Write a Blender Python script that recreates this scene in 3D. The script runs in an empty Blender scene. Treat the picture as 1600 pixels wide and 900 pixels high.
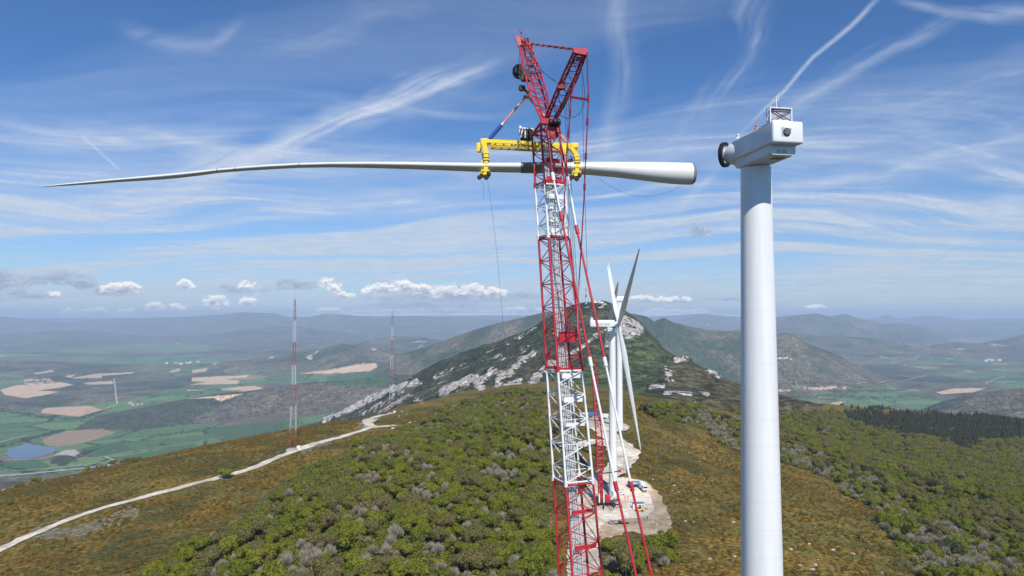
import bpy, bmesh, math, random
import numpy as np
from mathutils import Vector, Matrix
random.seed(7); RNG = np.random.default_rng(11)
scene = bpy.context.scene
COL = scene.collection
R = math.radians

# ------------------------------------------------------------ camera
F = 1070.0; PITCH = math.atan(45 / F); CAMZ = 95.0
cam = bpy.data.cameras.new('camera'); camo = bpy.data.objects.new('camera', cam); COL.objects.link(camo)
camo.location = (0, 0, CAMZ); camo.rotation_euler = (R(90) + PITCH, 0, 0)
cam.sensor_width = 36; cam.lens = 36 * F / 1600; cam.clip_start = 0.5; cam.clip_end = 200000
scene.camera = camo
CP, SP = math.cos(PITCH), math.sin(PITCH)
def P(px, py, D):
    "world point on the line of sight of a photo pixel at depth D"
    a = (px - 800) / F; b = (450 - py) / F; k = D / (CP - b * SP)
    return Vector((a * k, D, CAMZ + (SP + b * CP) * k))
def ST(px, py):
    a = (px - 800) / F; b = (450 - py) / F; k = 1 / (CP - b * SP)
    return a * k, (SP + b * CP) * k
def project(x, y, z):
    x = np.asarray(x, float); y = np.asarray(y, float); z = np.asarray(z, float) - CAMZ
    dep = y * CP + z * SP; up = -y * SP + z * CP
    return 800 + F * x / dep, 450 - F * up / dep

# ------------------------------------------------------------ light
SUN_EL, SUN_AZ = 45.0, (0.25, -0.95)          # direction towards the sun
az = math.atan2(SUN_AZ[0], SUN_AZ[1])
sd = Vector((math.sin(az) * math.cos(R(SUN_EL)), math.cos(az) * math.cos(R(SUN_EL)), math.sin(R(SUN_EL))))
sun = bpy.data.lights.new('sun', 'SUN'); sun.energy = 5.0; sun.angle = R(0.55); sun.color = (1, 0.955, 0.88)
suno = bpy.data.objects.new('sun', sun); COL.objects.link(suno)
suno.rotation_euler = sd.to_track_quat('Z', 'Y').to_euler(); suno.location = (0, 0, 300)

scene.view_settings.view_transform = 'Standard'; scene.view_settings.look = 'None'
scene.view_settings.exposure = 0.0; scene.view_settings.gamma = 1
scene.render.engine = 'CYCLES'
try:
    scene.cycles.volume_bounces = 1; scene.cycles.max_bounces = 5; scene.cycles.transparent_max_bounces = 8
    scene.cycles.volume_max_steps = 64
except Exception: pass

world = bpy.data.worlds.new('World'); scene.world = world; world.use_nodes = True
NT = world.node_tree; NT.nodes.clear()
class NB:
    "small helper for building math in a node tree"
    def __init__(s, nt): s.nt = nt
    def n(s, t, **k):
        x = s.nt.nodes.new(t)
        for a, b in k.items(): setattr(x, a, b)
        return x
    def link(s, a, b): s.nt.links.new(a, b)
    def put(s, sock, v):
        if isinstance(v, bpy.types.NodeSocket): s.nt.links.new(v, sock)
        else: sock.default_value = v
    def m(s, op, a, b=0.0, c=0.0, clamp=False):
        x = s.n('ShaderNodeMath', operation=op); x.use_clamp = clamp
        s.put(x.inputs[0], a); s.put(x.inputs[1], b)
        if len(x.inputs) > 2: s.put(x.inputs[2], c)
        return x.outputs[0]
    def comb(s, a, b, c=0.0):
        x = s.n('ShaderNodeCombineXYZ'); s.put(x.inputs[0], a); s.put(x.inputs[1], b); s.put(x.inputs[2], c); return x.outputs[0]
    def noise(s, vec, scale, detail=4, rough=0.5, dist=0.0):
        x = s.n('ShaderNodeTexNoise'); s.put(x.inputs['Vector'], vec); x.inputs['Scale'].default_value = scale
        x.inputs['Detail'].default_value = detail; x.inputs['Roughness'].default_value = rough; x.inputs['Distortion'].default_value = dist
        return x.outputs[0]
    def ramp(s, v, lo, hi, a=0.0, b=1.0, smooth=True):
        x = s.n('ShaderNodeMapRange'); x.interpolation_type = 'SMOOTHSTEP' if smooth else 'LINEAR'; x.clamp = True
        s.put(x.inputs[0], v); s.put(x.inputs[1], lo); s.put(x.inputs[2], hi); s.put(x.inputs[3], a); s.put(x.inputs[4], b)
        return x.outputs[0]
    def mixc(s, f, a, b, mode='MIX'):
        x = s.n('ShaderNodeMix', data_type='RGBA', blend_type=mode); s.put(x.inputs[0], f)
        s.put(x.inputs[6], a if isinstance(a, bpy.types.NodeSocket) else (*a, 1)); s.put(x.inputs[7], b if isinstance(b, bpy.types.NodeSocket) else (*b, 1))
        return x.outputs[2]
W = NB(NT)
SKY_STRENGTH = 0.101
sky = W.n('ShaderNodeTexSky', sky_type='NISHITA'); sky.sun_disc = False
sky.sun_elevation = R(SUN_EL); sky.sun_rotation = az; sky.altitude = 1100; sky.air_density = 1.0; sky.dust_density = 0.4; sky.ozone_density = 2.2
SKY_TINT = (0.52, 0.83, 1.16)
c = W.mixc(1.0, sky.outputs[0], SKY_TINT, 'MULTIPLY')
bg = W.n('ShaderNodeBackground'); bg.inputs['Strength'].default_value = SKY_STRENGTH; W.link(c, bg.inputs['Color'])
wo = W.n('ShaderNodeOutputWorld'); W.link(bg.outputs[0], wo.inputs['Surface'])

# ------------------------------------------------------------ helpers
def tag(o, label=None, cat=None, group=None, kind=None):
    if label: o['label'] = label
    if cat: o['category'] = cat
    if group: o['group'] = group
    if kind: o['kind'] = kind
    return o
def empty(name, loc, rz=0.0):
    o = bpy.data.objects.new(name, None); COL.objects.link(o); o.location = loc; o.rotation_euler = (0, 0, rz); o.empty_display_size = 1
    return o
class MB:
    def __init__(s): s.v = []; s.f = []; s.sm = []
    def add(s, vs, fs, smooth=False):
        b = len(s.v); s.v += [tuple(x) for x in vs]; s.f += [tuple(i + b for i in f) for f in fs]; s.sm += [smooth] * len(fs)
        return s
    def tube(s, p, q, r, n=6, r2=None, cap=True):
        p = Vector(p); q = Vector(q); d = q - p
        if d.length < 1e-6: return s
        r2 = r if r2 is None else r2
        z = d.normalized(); x = z.orthogonal().normalized(); y = z.cross(x)
        vs = [c + (x * math.cos(2 * math.pi * i / n) + y * math.sin(2 * math.pi * i / n)) * rr for c, rr in ((p, r), (q, r2)) for i in range(n)]
        fs = [(i, (i + 1) % n, n + (i + 1) % n, n + i) for i in range(n)]
        s.add(vs, fs, n > 6)
        if cap: s.add(vs, [tuple(range(n))[::-1], tuple(range(n, 2 * n))])
        return s
    def path(s, pts, r, n=6):
        for a, b in zip(pts, pts[1:]): s.tube(a, b, r, n)
        return s
    def box(s, c, size, m=None, bev=0.0):
        m = m or Matrix.Identity(3); c = Vector(c); hx, hy, hz = size[0] / 2, size[1] / 2, size[2] / 2
        if bev <= 0:
            vs = [c + m @ Vector((sx * hx, sy * hy, sz * hz)) for sz in (-1, 1) for sy in (-1, 1) for sx in (-1, 1)]
            return s.add(vs, [(0, 2, 3, 1), (4, 5, 7, 6), (0, 1, 5, 4), (2, 6, 7, 3), (0, 4, 6, 2), (1, 3, 7, 5)])
        bm = bmesh.new(); bmesh.ops.create_cube(bm, size=1)
        for v in bm.verts: v.co = Vector((v.co.x * size[0], v.co.y * size[1], v.co.z * size[2]))
        bmesh.ops.bevel(bm, geom=bm.edges[:], offset=bev, segments=4, profile=0.5, affect='EDGES')
        bm.verts.index_update()
        s.add([c + m @ v.co for v in bm.verts], [[v.index for v in f.verts] for f in bm.faces], True); bm.free()
        return s
    def bar(s, p, q, w, h, up=Vector((0, 0, 1))):
        p = Vector(p); q = Vector(q); d = q - p; y = d.normalized(); x = y.cross(up).normalized(); z = x.cross(y)
        m = Matrix((x, y, z)).transposed()
        return s.box((p + q) / 2, (w, d.length, h), m)
    def loft(s, rings, smooth=True, cap=True):
        n = len(rings[0]); vs = [v for r_ in rings for v in r_]
        fs = [(k * n + i, k * n + (i + 1) % n, (k + 1) * n + (i + 1) % n, (k + 1) * n + i) for k in range(len(rings) - 1) for i in range(n)]
        s.add(vs, fs, smooth)
        if cap: s.add(vs, [tuple(range(n))[::-1], tuple(range((len(rings) - 1) * n, len(rings) * n))])
        return s
    def lathe(s, c, axis, prof, n=32, cap=True):
        c = Vector(c); z = Vector(axis).normalized(); x = z.orthogonal().normalized(); y = z.cross(x)
        return s.loft([[c + z * h + (x * math.cos(2 * math.pi * i / n) + y * math.sin(2 * math.pi * i / n)) * max(r, 1e-3) for i in range(n)] for r, h in prof], True, cap)
    def ball(s, c, r, n=10):
        r = r if isinstance(r, (tuple, list)) else (r, r, r); c = Vector(c)
        rings = [[c + Vector((r[0] * math.sin(t) * math.cos(2 * math.pi * i / n), r[1] * math.sin(t) * math.sin(2 * math.pi * i / n), r[2] * math.cos(t))) for i in range(n)] for t in np.linspace(math.pi - .05, .05, max(4, n // 2 + 1))]
        return s.loft(rings)
    def mesh(s, name):
        me = bpy.data.meshes.new(name); me.from_pydata(s.v, [], s.f); me.polygons.foreach_set('use_smooth', s.sm); me.update(); return me
    def build(s, name, mat, parent=None, origin=None):
        me = s.mesh(name)
        if origin is not None: me.transform(Matrix.Translation(-Vector(origin)))
        me.materials.append(mat)
        o = bpy.data.objects.new(name, me); COL.objects.link(o)
        if parent is not None:
            o.parent = parent
            if origin is None: o.matrix_parent_inverse = Matrix.LocRotScale(parent.location, parent.rotation_euler, parent.scale).inverted()
            else: o.location = Vector(origin)
        elif origin is not None: o.location = Vector(origin)
        return o
MATS = {}
def mat(name, col, rough=0.6, metal=0.0, var=0.12, scale=3.0, bump=0.0, coat=0.0, fine=None):
    "painted or plain surface with slight uneven colour and dirt"
    m = bpy.data.materials.new(name); m.use_nodes = True; nt = m.node_tree; b = NB(nt); bs = nt.nodes['Principled BSDF']
    t = b.n('ShaderNodeTexCoord'); v = t.outputs['Object']
    n = b.noise(v, scale, 5, 0.6)
    k = b.ramp(n, 0.3, 0.7, 1 - var, 1 + var * 0.4, smooth=False)
    cc = b.mixc(1.0, col, b.comb(k, k, k), 'MULTIPLY')
    b.link(cc, bs.inputs['Base Color']); bs.inputs['Roughness'].default_value = rough; bs.inputs['Metallic'].default_value = metal
    if coat: bs.inputs['Coat Weight'].default_value = coat
    if bump:
        bp = b.n('ShaderNodeBump'); bp.inputs['Strength'].default_value = bump; bp.inputs['Distance'].default_value = 0.05
        b.link(b.noise(v, scale * 6, 3), bp.inputs['Height']); b.link(bp.outputs[0], bs.inputs['Normal'])
    MATS[name] = m; return m
mat('crane_red', (0.50, 0.022, 0.035), 0.42, var=0.3, scale=1.2)
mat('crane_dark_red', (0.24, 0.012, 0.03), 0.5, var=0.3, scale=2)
mat('crane_white', (0.78, 0.78, 0.76), 0.45, var=0.15, scale=1.5)
mat('steel_grey', (0.38, 0.38, 0.40), 0.45, 0.3, var=0.2)
mat('rope', (0.05, 0.05, 0.055), 0.6, 0.4)
mat('black', (0.016, 0.016, 0.018), 0.5, var=0.3)
mat('rubber', (0.02, 0.02, 0.021), 0.8)
mat('yellow', (0.90, 0.66, 0.03), 0.4, var=0.15, scale=2)
mat('yellow_dark', (0.50, 0.35, 0.02), 0.5, var=0.3)
mat('sling_orange', (0.75, 0.30, 0.16), 0.8)
mat('sling_blue', (0.02, 0.07, 0.32), 0.7)
mat('orange', (0.75, 0.14, 0.04), 0.6)
mat('turbine_white', (0.74, 0.76, 0.78), 0.38, var=0.06, scale=0.5)
mat('blade_white', (0.72, 0.72, 0.70), 0.35, var=0.05, scale=0.4)
mat('blade_grey', (0.20, 0.21, 0.22), 0.5)
mat('underside', (0.22, 0.22, 0.21), 0.6, var=0.25)
mat('mesh_grey', (0.44, 0.44, 0.47), 0.6, 0.2, var=0.2, scale=6)
mat('walkway_grey', (0.60, 0.60, 0.61), 0.6, 0.1, var=0.15, scale=2)
mat('mast_red', (0.30, 0.095, 0.09), 0.7); mat('mast_white', (0.56, 0.56, 0.56), 0.7)
mat('concrete', (0.42, 0.39, 0.35), 0.9, var=0.2, bump=0.3)
mat('truck_blue', (0.05, 0.16, 0.34), 0.4); mat('truck_white', (0.75, 0.76, 0.78), 0.4)
mat('glass', (0.02, 0.03, 0.04), 0.1)
mat('plaster', (0.62, 0.56, 0.48), 0.85, var=0.15, scale=0.2); mat('roof_tile', (0.34, 0.16, 0.10), 0.85, var=0.25, scale=0.2)
mat('cloth_orange', (0.80, 0.16, 0.03), 0.8); mat('cloth_white', (0.75, 0.75, 0.72), 0.8); mat('cloth_navy', (0.02, 0.03, 0.07), 0.8); mat('skin', (0.45, 0.26, 0.18), 0.6)
mat('rock_stone', (0.45, 0.43, 0.40), 0.9, var=0.25, bump=0.5)

# ------------------------------------------------------------ noise
def hsh(i, j, s=0):
    n = (i.astype(np.int64) * 374761393 + j.astype(np.int64) * 668265263 + s * 974634777) & 0x7fffffff
    n = ((n ^ (n >> 13)) * 1274126177) & 0x7fffffff
    return ((n ^ (n >> 16)) & 0xffff) / 65535.0
def vnoise(x, y, s=0):
    xi = np.floor(x); yi = np.floor(y); fx = x - xi; fy = y - yi
    fx = fx * fx * (3 - 2 * fx); fy = fy * fy * (3 - 2 * fy)
    a = hsh(xi, yi, s); b = hsh(xi + 1, yi, s); c = hsh(xi, yi + 1, s); d = hsh(xi + 1, yi + 1, s)
    return (a * (1 - fx) + b * fx) * (1 - fy) + (c * (1 - fx) + d * fx) * fy
def fbm(x, y, o=4, s=0, g=0.5):
    t = 0; a = 1; n = 0
    for k in range(o):
        t = t + a * vnoise(x, y, s + k * 7); n += a; a *= g; x = x * 2.03 + 3.1; y = y * 2.03 + 1.7
    return t / n
def ridged(x, y, o=4, s=0):
    t = 0; a = 1; n = 0
    for k in range(o):
        t = t + a * (1 - np.abs(2 * vnoise(x, y, s + k * 5) - 1)); n += a; a *= 0.5; x = x * 2.1 + 1.3; y = y * 2.1 + 7.7
    return t / n
def sstep(a, b, x):
    t = np.clip((x - a) / (b - a), 0, 1); return t * t * (3 - 2 * t)

# ------------------------------------------------------------ clouds: a dome far outside the haze, clear where there is none
pxs = np.arange(-330, 1931, 1.7); ts = np.concatenate([np.arange(-0.004, 0.075, 0.0011), np.arange(0.075, 0.62, 0.0018)])
ss = (pxs - 800) / F; SS, TT = np.meshgrid(ss, ts)
den = np.sqrt(1 + SS ** 2 + TT ** 2); Zn = np.maximum(TT / den, 0.012) + 0.07; cx = SS / den / Zn; cy = 1 / den / Zn
def rn(a, b, ang, sa, sb, o, s, g=0.6):
    c_, s_ = math.cos(ang), math.sin(ang); return fbm((a * c_ + b * s_) * sa, (-a * s_ + b * c_) * sb, o, s, g)
cyw = cy + fbm(cx * 0.6, cy * 0.6, 2, 3) * 1.4
c1 = rn(cx + 20, cyw + 40, R(8), 0.7, 4.2, 7, 11, 0.66); c2 = rn(cx + 9, cyw + 30, R(-12), 0.32, 2.8, 5, 23, 0.5); c3 = rn(cx + 3, cyw + 11, R(3), 0.9, 13.0, 4, 29, 0.55)
low = sstep(0.42, 0.08, TT)
ci = sstep(0.46, 0.80, c1) * sstep(0.36, 0.66, c2) * (0.20 + 1.1 * low) * (0.6 + 0.8 * sstep(0.35, 0.65, c3))
acc = ci * (0.32 + 0.45 * low) + sstep(0.13, 0.0, TT) * 0.35 + sstep(0.33, 0.0, TT) * (0.34 + 0.55 * sstep(0.3, 0.7, c2)) * (0.7 + 0.5 * c3) + 0.12 * sstep(0.42, 0.72, c2) * (0.6 + 0.8 * c3)
def streak(pts, hw, inten, seed, torn=0.8):
    global acc
    h0, h1 = hw if isinstance(hw, tuple) else (hw, hw); q = [ST(*p) for p in pts]; L = [math.hypot(q[i + 1][0] - q[i][0], q[i + 1][1] - q[i][1]) for i in range(len(q) - 1)]; tot = sum(L)
    wx = (fbm(SS * 9 + seed, TT * 14 + seed * 2.1, 4, seed) - 0.5); wy = (fbm(SS * 8 + seed * 3, TT * 12, 4, seed + 50) - 0.5)
    X_ = SS + wx * 2.2 * torn * h1 / F; Y_ = TT + wy * 2.2 * torn * h1 / F
    best = np.full(SS.shape, 9.0); al = np.zeros(SS.shape); sg = np.zeros(SS.shape); run = 0
    for (x0, y0), (x1, y1), l in zip(q, q[1:], L):
        dx, dy = (x1 - x0) / l, (y1 - y0) / l; a_ = (X_ - x0) * dx + (Y_ - y0) * dy; t_ = np.clip(a_, 0, l); c_ = -(X_ - x0) * dy + (Y_ - y0) * dx
        d = np.hypot(X_ - x0 - t_ * dx, Y_ - y0 - t_ * dy); u = d < best; best = np.where(u, d, best); al = np.where(u, run + t_, al); sg = np.where(u, c_, sg); run += l
    hh = (h0 + (h1 - h0) * al / tot) / F; prof = np.clip(1 - best / hh, 0, 1) ** 1.25
    ends = sstep(0, 0.3 * tot, al + 0.02) * sstep(tot, 0.72 * tot, al)
    dxm, dym = (q[-1][0] - q[0][0]) / tot, (q[-1][1] - q[0][1]) / tot
    tex = fbm((SS * dxm + TT * dym) * 6 + seed, (-SS * dym + TT * dxm) * 70 + wx * 2, 5, seed + 9, 0.58)
    acc = acc + prof * ends * inten * (1 - torn + torn * sstep(0.22, 0.72, tex))
streak([(230, 300), (400, 238), (560, 185), (700, 125), (835, 60)], (42, 34), 0.66, 1, 0.9)
streak([(420, 235), (640, 150), (800, 85)], (14, 10), 0.40, 9)
streak([(-90, 172), (120, 205), (400, 240), (660, 262)], (24, 30), 0.50, 2)
streak([(1395, -25), (1330, 40), (1270, 90), (1225, 142), (1140, 225)], (7, 4), 0.62, 3, 0.45)
streak([(1510, 15), (1400, 75), (1310, 125), (1200, 195)], (24, 18), 0.36, 4, 0.85)
streak([(1195, -60), (1165, 90), (1110, 160), (1020, 250)], (38, 26), 0.40, 5, 0.9)
streak([(1380, -12), (1480, 14), (1680, 22)], (12, 22), 0.45, 6, 0.8)
streak([(955, -60), (975, 120), (930, 290)], (44, 30), 0.24, 7)
streak([(128, 212), (195, 273)], (2.2, 2.2), 0.55, 8, 0.1)
streak([(1150, 305), (1400, 258), (1700, 212)], (24, 34), 0.42, 10)
streak([(900, 258), (1100, 238), (1330, 212)], (12, 20), 0.30, 11)
streak([(190, 40), (330, 75), (390, 20)], (20, 20), 0.24, 12)
streak([(400, 80), (520, 50), (700, -20)], (30, 40), 0.12, 18)
streak([(860, 352), (1100, 335), (1450, 322)], (10, 20), 0.34, 13)
streak([(1030, 350), (1090, 290), (1160, 215)], (16, 16), 0.26, 14)
streak([(1300, 200), (1450, 150), (1700, 80)], (50, 50), 0.26, 19)
streak([(1230, 430), (1450, 375), (1700, 330)], (40, 70), 0.40, 15)
streak([(-80, 332), (200, 318), (440, 298)], (22, 20), 0.32, 16)
streak([(350, 402), (560, 374), (830, 350)], (18, 20), 0.36, 17)
streak([(-60, 300), (300, 262), (620, 300), (900, 330)], (60, 60), 0.22, 31, 0.95)
streak([(450, 300), (760, 270), (1100, 262), (1500, 290)], (55, 70), 0.20, 33, 0.95)
streak([(520, 215), (700, 150), (900, 130)], (60, 40), 0.14, 37, 0.95)
acc = np.clip(acc, 0, 0.88)
cir = np.array([0.58, 0.645, 0.73])[None, None] + np.clip(TT / 0.35, 0, 1)[..., None] * (np.array([0.66, 0.74, 0.88]) - np.array([0.58, 0.645, 0.73]))
def blobs(bl):
    d = np.full(SS.shape, -9.0)
    for x_, y_, rx, ry in bl:
        s0, t0 = ST(x_, y_); v = (TT - t0) * F / ry; v = np.where(v < 0, v * 1.7, v); d = np.maximum(d, 1 - ((SS - s0) * F / rx) ** 2 - v ** 2)
    return d
n0 = fbm(SS * 70, TT * 92, 6, 201, 0.66); nb = fbm(SS * 26, TT * 34, 4, 211)
def puff(bl, k1, k2): return blobs(bl) + (n0 - 0.5) * k1 + (nb - 0.5) * k2
white = [(86, 460, 15, 9), (184, 453, 32, 13), (200, 449, 16, 10), (291, 446, 15, 9), (338, 474, 25, 15), (392, 448, 20, 14), (388, 472, 26, 14), (245, 481, 20, 10), (278, 482, 22, 9), (155, 489, 58, 9),
         (103, 489, 17, 8), (515, 450, 18, 15), (538, 465, 18, 10), (509, 485, 20, 6), (593, 455, 28, 13), (627, 448, 20, 17), (650, 453, 24, 12), (690, 457, 40, 11), (735, 454, 30, 14), (770, 458, 30, 10), (640, 489, 180, 6), (820, 490, 60, 5),
         (1045, 468, 38, 7), (1005, 466, 22, 5), (1272, 479, 16, 4), (1045, 487, 62, 5), (730, 487, 90, 4), (820, 484, 50, 5)]
grey = [(75, 440, 80, 15), (0, 452, 46, 30), (110, 440, 34, 14), (130, 448, 30, 12), (172, 456, 40, 11), (382, 455, 44, 14), (462, 448, 38, 10), (447, 441, 18, 7), (350, 449, 18, 9), (690, 467, 130, 12), (815, 464, 66, 8), (660, 478, 110, 8), (50, 464, 80, 7), (1050, 471, 60, 5), (1092, 365, 28, 13), (1088, 363, 18, 12), (1130, 468, 60, 4)]
wd = puff(white, 3.4, 1.2); gd = puff(grey, 3.0, 1.4)
# light falls from above and behind: thickness above a point shades it
wt = np.clip(np.maximum(wd, gd * 0.6), 0, 1.2); occ = np.zeros_like(wt)
for k in range(1, 9): occ[:-k] += wt[k:] * 0.16
relief = n0 - np.roll(n0, -2, axis=0)
lit = np.clip(1.02 - 0.62 * occ + relief * 2.6, 0, 1)[..., None]
wcol = np.array([0.40, 0.46, 0.60]) * (1 - lit) + np.array([1.25, 1.18, 1.12]) * lit
gcol = np.array([0.30, 0.37, 0.53]) + np.clip(sstep(0.3, 0.7, n0) + relief * 3, 0, 1)[..., None] * np.array([0.22, 0.22, 0.18])
wa = sstep(0.02, 0.70, wd) * 0.93; ga = sstep(-0.05, 0.75, gd) * 0.85
cc = cir; al_ = acc.copy()
for k_, a_ in ((gcol, ga), (wcol, wa)):
    out = a_ + al_ * (1 - a_); cc = (k_ * a_[..., None] + cc * (al_ * (1 - a_))[..., None]) / np.maximum(out, 1e-4)[..., None]; al_ = out
edge = sstep(0.62, 0.52, TT) * sstep(ss[0], ss[0] + 0.12, SS) * sstep(ss[-1], ss[-1] - 0.12, SS); al_ = al_ * edge
RD = 95000.0
vv = np.stack([SS / den * RD, 1 / den * RD, TT / den * RD + CAMZ], -1).reshape(-1, 3)
me = bpy.data.meshes.new('sky'); nv = len(vv); me.vertices.add(nv); me.vertices.foreach_set('co', vv.astype(np.float32).ravel())
ix = np.arange(nv).reshape(SS.shape); q = np.stack([ix[:-1, :-1], ix[1:, :-1], ix[1:, 1:], ix[:-1, 1:]], -1).reshape(-1, 4)
me.loops.add(q.size); me.loops.foreach_set('vertex_index', q.ravel().astype(np.int32)); me.polygons.add(len(q)); me.polygons.foreach_set('loop_start', np.arange(0, q.size, 4, dtype=np.int32)); me.update(calc_edges=True)
a = me.color_attributes.new('Cloud', 'FLOAT_COLOR', 'POINT'); a.data.foreach_set('color', np.concatenate([cc, al_[..., None]], -1).astype(np.float32).ravel())
m = bpy.data.materials.new('cloud'); m.use_nodes = True; nt = m.node_tree; nt.nodes.clear(); b = NB(nt)
at = b.n('ShaderNodeAttribute', attribute_name='Cloud'); em = b.n('ShaderNodeEmission'); tr = b.n('ShaderNodeBsdfTransparent'); mx = b.n('ShaderNodeMixShader')
# fine torn texture on top of the large cloud shapes
gp = b.n('ShaderNodeNewGeometry').outputs['Position']; mp_ = b.n('ShaderNodeMapping'); b.link(gp, mp_.inputs[0]); mp_.inputs['Scale'].default_value = (0.35, 0.35, 2.2); fn = b.noise(mp_.outputs[0], 0.0009, 4, 0.55)
kk = b.ramp(fn, 0.3, 0.7, 0.96, 1.03)
b.link(b.mixc(1.0, at.outputs['Color'], b.comb(kk, kk, kk), 'MULTIPLY'), em.inputs['Color']); b.link(b.m('MULTIPLY', at.outputs['Alpha'], b.ramp(fn, 0.3, 0.65, 0.93, 1.0)), mx.inputs[0])
b.link(tr.outputs[0], mx.inputs[1]); b.link(em.outputs[0], mx.inputs[2]); om = b.n('ShaderNodeOutputMaterial'); b.link(mx.outputs[0], om.inputs['Surface'])
me.materials.append(m); o = bpy.data.objects.new('sky', me); COL.objects.link(o); tag(o, kind='structure')

# ------------------------------------------------------------ terrain heights
CTRL = []      # (x, y, z)
def cz(px, D, zrel): CTRL.append(((px - 800) / F * D, D, CAMZ + zrel))
def cp(px, py, D): p = P(px, py, D); CTRL.append((p.x, p.y, p.z))
for q in [(957, 776, 350), (967, 671, 455), (1040, 835, 292), (935, 842, 285), (985, 715, 405), (930, 745, 372), (885, 900, 240), (930, 900, 240),
          (457, 702, 433), (611, 645, 690), (0, 862, 293), (180, 790, 345), (300, 759, 375), (0, 788, 372), (210, 747, 400), (340, 716, 430), (457, 677, 510), (520, 661, 590), (611, 642, 700), (700, 619, 850), (780, 606, 950),
          (700, 760, 340), (800, 700, 430), (800, 640, 640), (600, 850, 260), (300, 800, 325), (400, 900, 236), (0, 900, 262), (800, 900, 236), (600, 720, 400), (650, 690, 480),
          (1010, 631, 620), (1100, 641, 650), (1160, 650, 700), (1230, 655, 880), (1300, 650, 1150), (1300, 700, 720), (1600, 668, 1500), (1480, 662, 1400), (1370, 652, 1350),
          (1300, 900, 258), (1450, 900, 275), (1600, 900, 300), (1600, 780, 500), (1600, 705, 950), (1400, 700, 800), (1400, 790, 440), (1200, 760, 400), (1100, 720, 450), (1200, 700, 560), (1100, 820, 310),
          # the mountain behind
          (560, 627, 2430), (640, 592, 2330), (700, 565, 2250), (760, 537, 2150), (840, 505, 2030), (900, 480, 1950), (930, 472, 1900), (952, 474, 1880), (985, 492, 1820), (1004, 522, 1720), (1040, 546, 1600), (1100, 576, 1420), (1160, 612, 1260), (1230, 642, 1150),
          (640, 628, 1750), (720, 606, 1450), (760, 590, 1500), (820, 570, 1450), (860, 590, 1250), (930, 560, 1400), (1000, 600, 1050), (1000, 560, 1400), (900, 520, 1650), (780, 560, 1850), (1080, 620, 950), (870, 610, 1030), (1150, 640, 900), (1100, 600, 1150)]:
    cp(*q)
for q in [(500, 2500, -385), (440, 2600, -470), (0, 800, -206), (0, 1300, -400), (0, 2000, -540), (0, 2700, -550), (-300, 320, -112), (-300, 700, -230), (-300, 1500, -480), (-300, 2500, -550), (210, 800, -192), (210, 1400, -420), (210, 2200, -545), (400, 700, -140), (457, 900, -180), (457, 1500, -400), (457, 2200, -540),
          (560, 1000, -190), (600, 1600, -360), (330, 2700, -550), (200, 3200, -550), (640, 2900, -450), (760, 2700, -330), (930, 2500, -220), (1040, 2300, -330), (1160, 2000, -400), (1200, 1600, -300), (1300, 1900, -370), (1300, 2600, -480), (1100, 3000, -500), (900, 3200, -480), (700, 3300, -520), (1500, 2200, -380), (1600, 2300, -390), (1600, 3000, -470), (1450, 3200, -520), (1900, 1000, -230), (1900, 2000, -400), (1900, 400, -135), (1900, 3000, -500), (1700, 1500, -260)]:
    cz(*q)
CTRL += [(0, 90, 2), (0, 0, 3), (-150, 80, -8), (150, 80, -8), (60, 150, 5), (-80, 160, 1), (-250, 60, -30), (250, 60, -30)]
CT = np.array(CTRL); _c = CT[:, :2] / 1000.0
def _phi(r2): return 0.5 * r2 * np.log(r2 + 1e-12)
_n = len(CT); _K = _phi(((_c[:, None, :] - _c[None]) ** 2).sum(-1)) + np.eye(_n) * 2e-5
_A = np.zeros((_n + 3, _n + 3)); _A[:_n, :_n] = _K; _A[:_n, _n] = 1; _A[:_n, _n + 1:] = _c; _A[_n, :_n] = 1; _A[_n + 1:, :_n] = _c.T
_w = np.linalg.solve(_A, np.concatenate([CT[:, 2], np.zeros(3)]))
def tps(x, y):
    x = x / 1000.0; y = y / 1000.0; z = _w[_n] + _w[_n + 1] * x + _w[_n + 2] * y
    for k in range(_n): z = z + _w[k] * _phi((x - _c[k, 0]) ** 2 + (y - _c[k, 1]) ** 2)
    return z
VALLEY = CAMZ - 550
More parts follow.
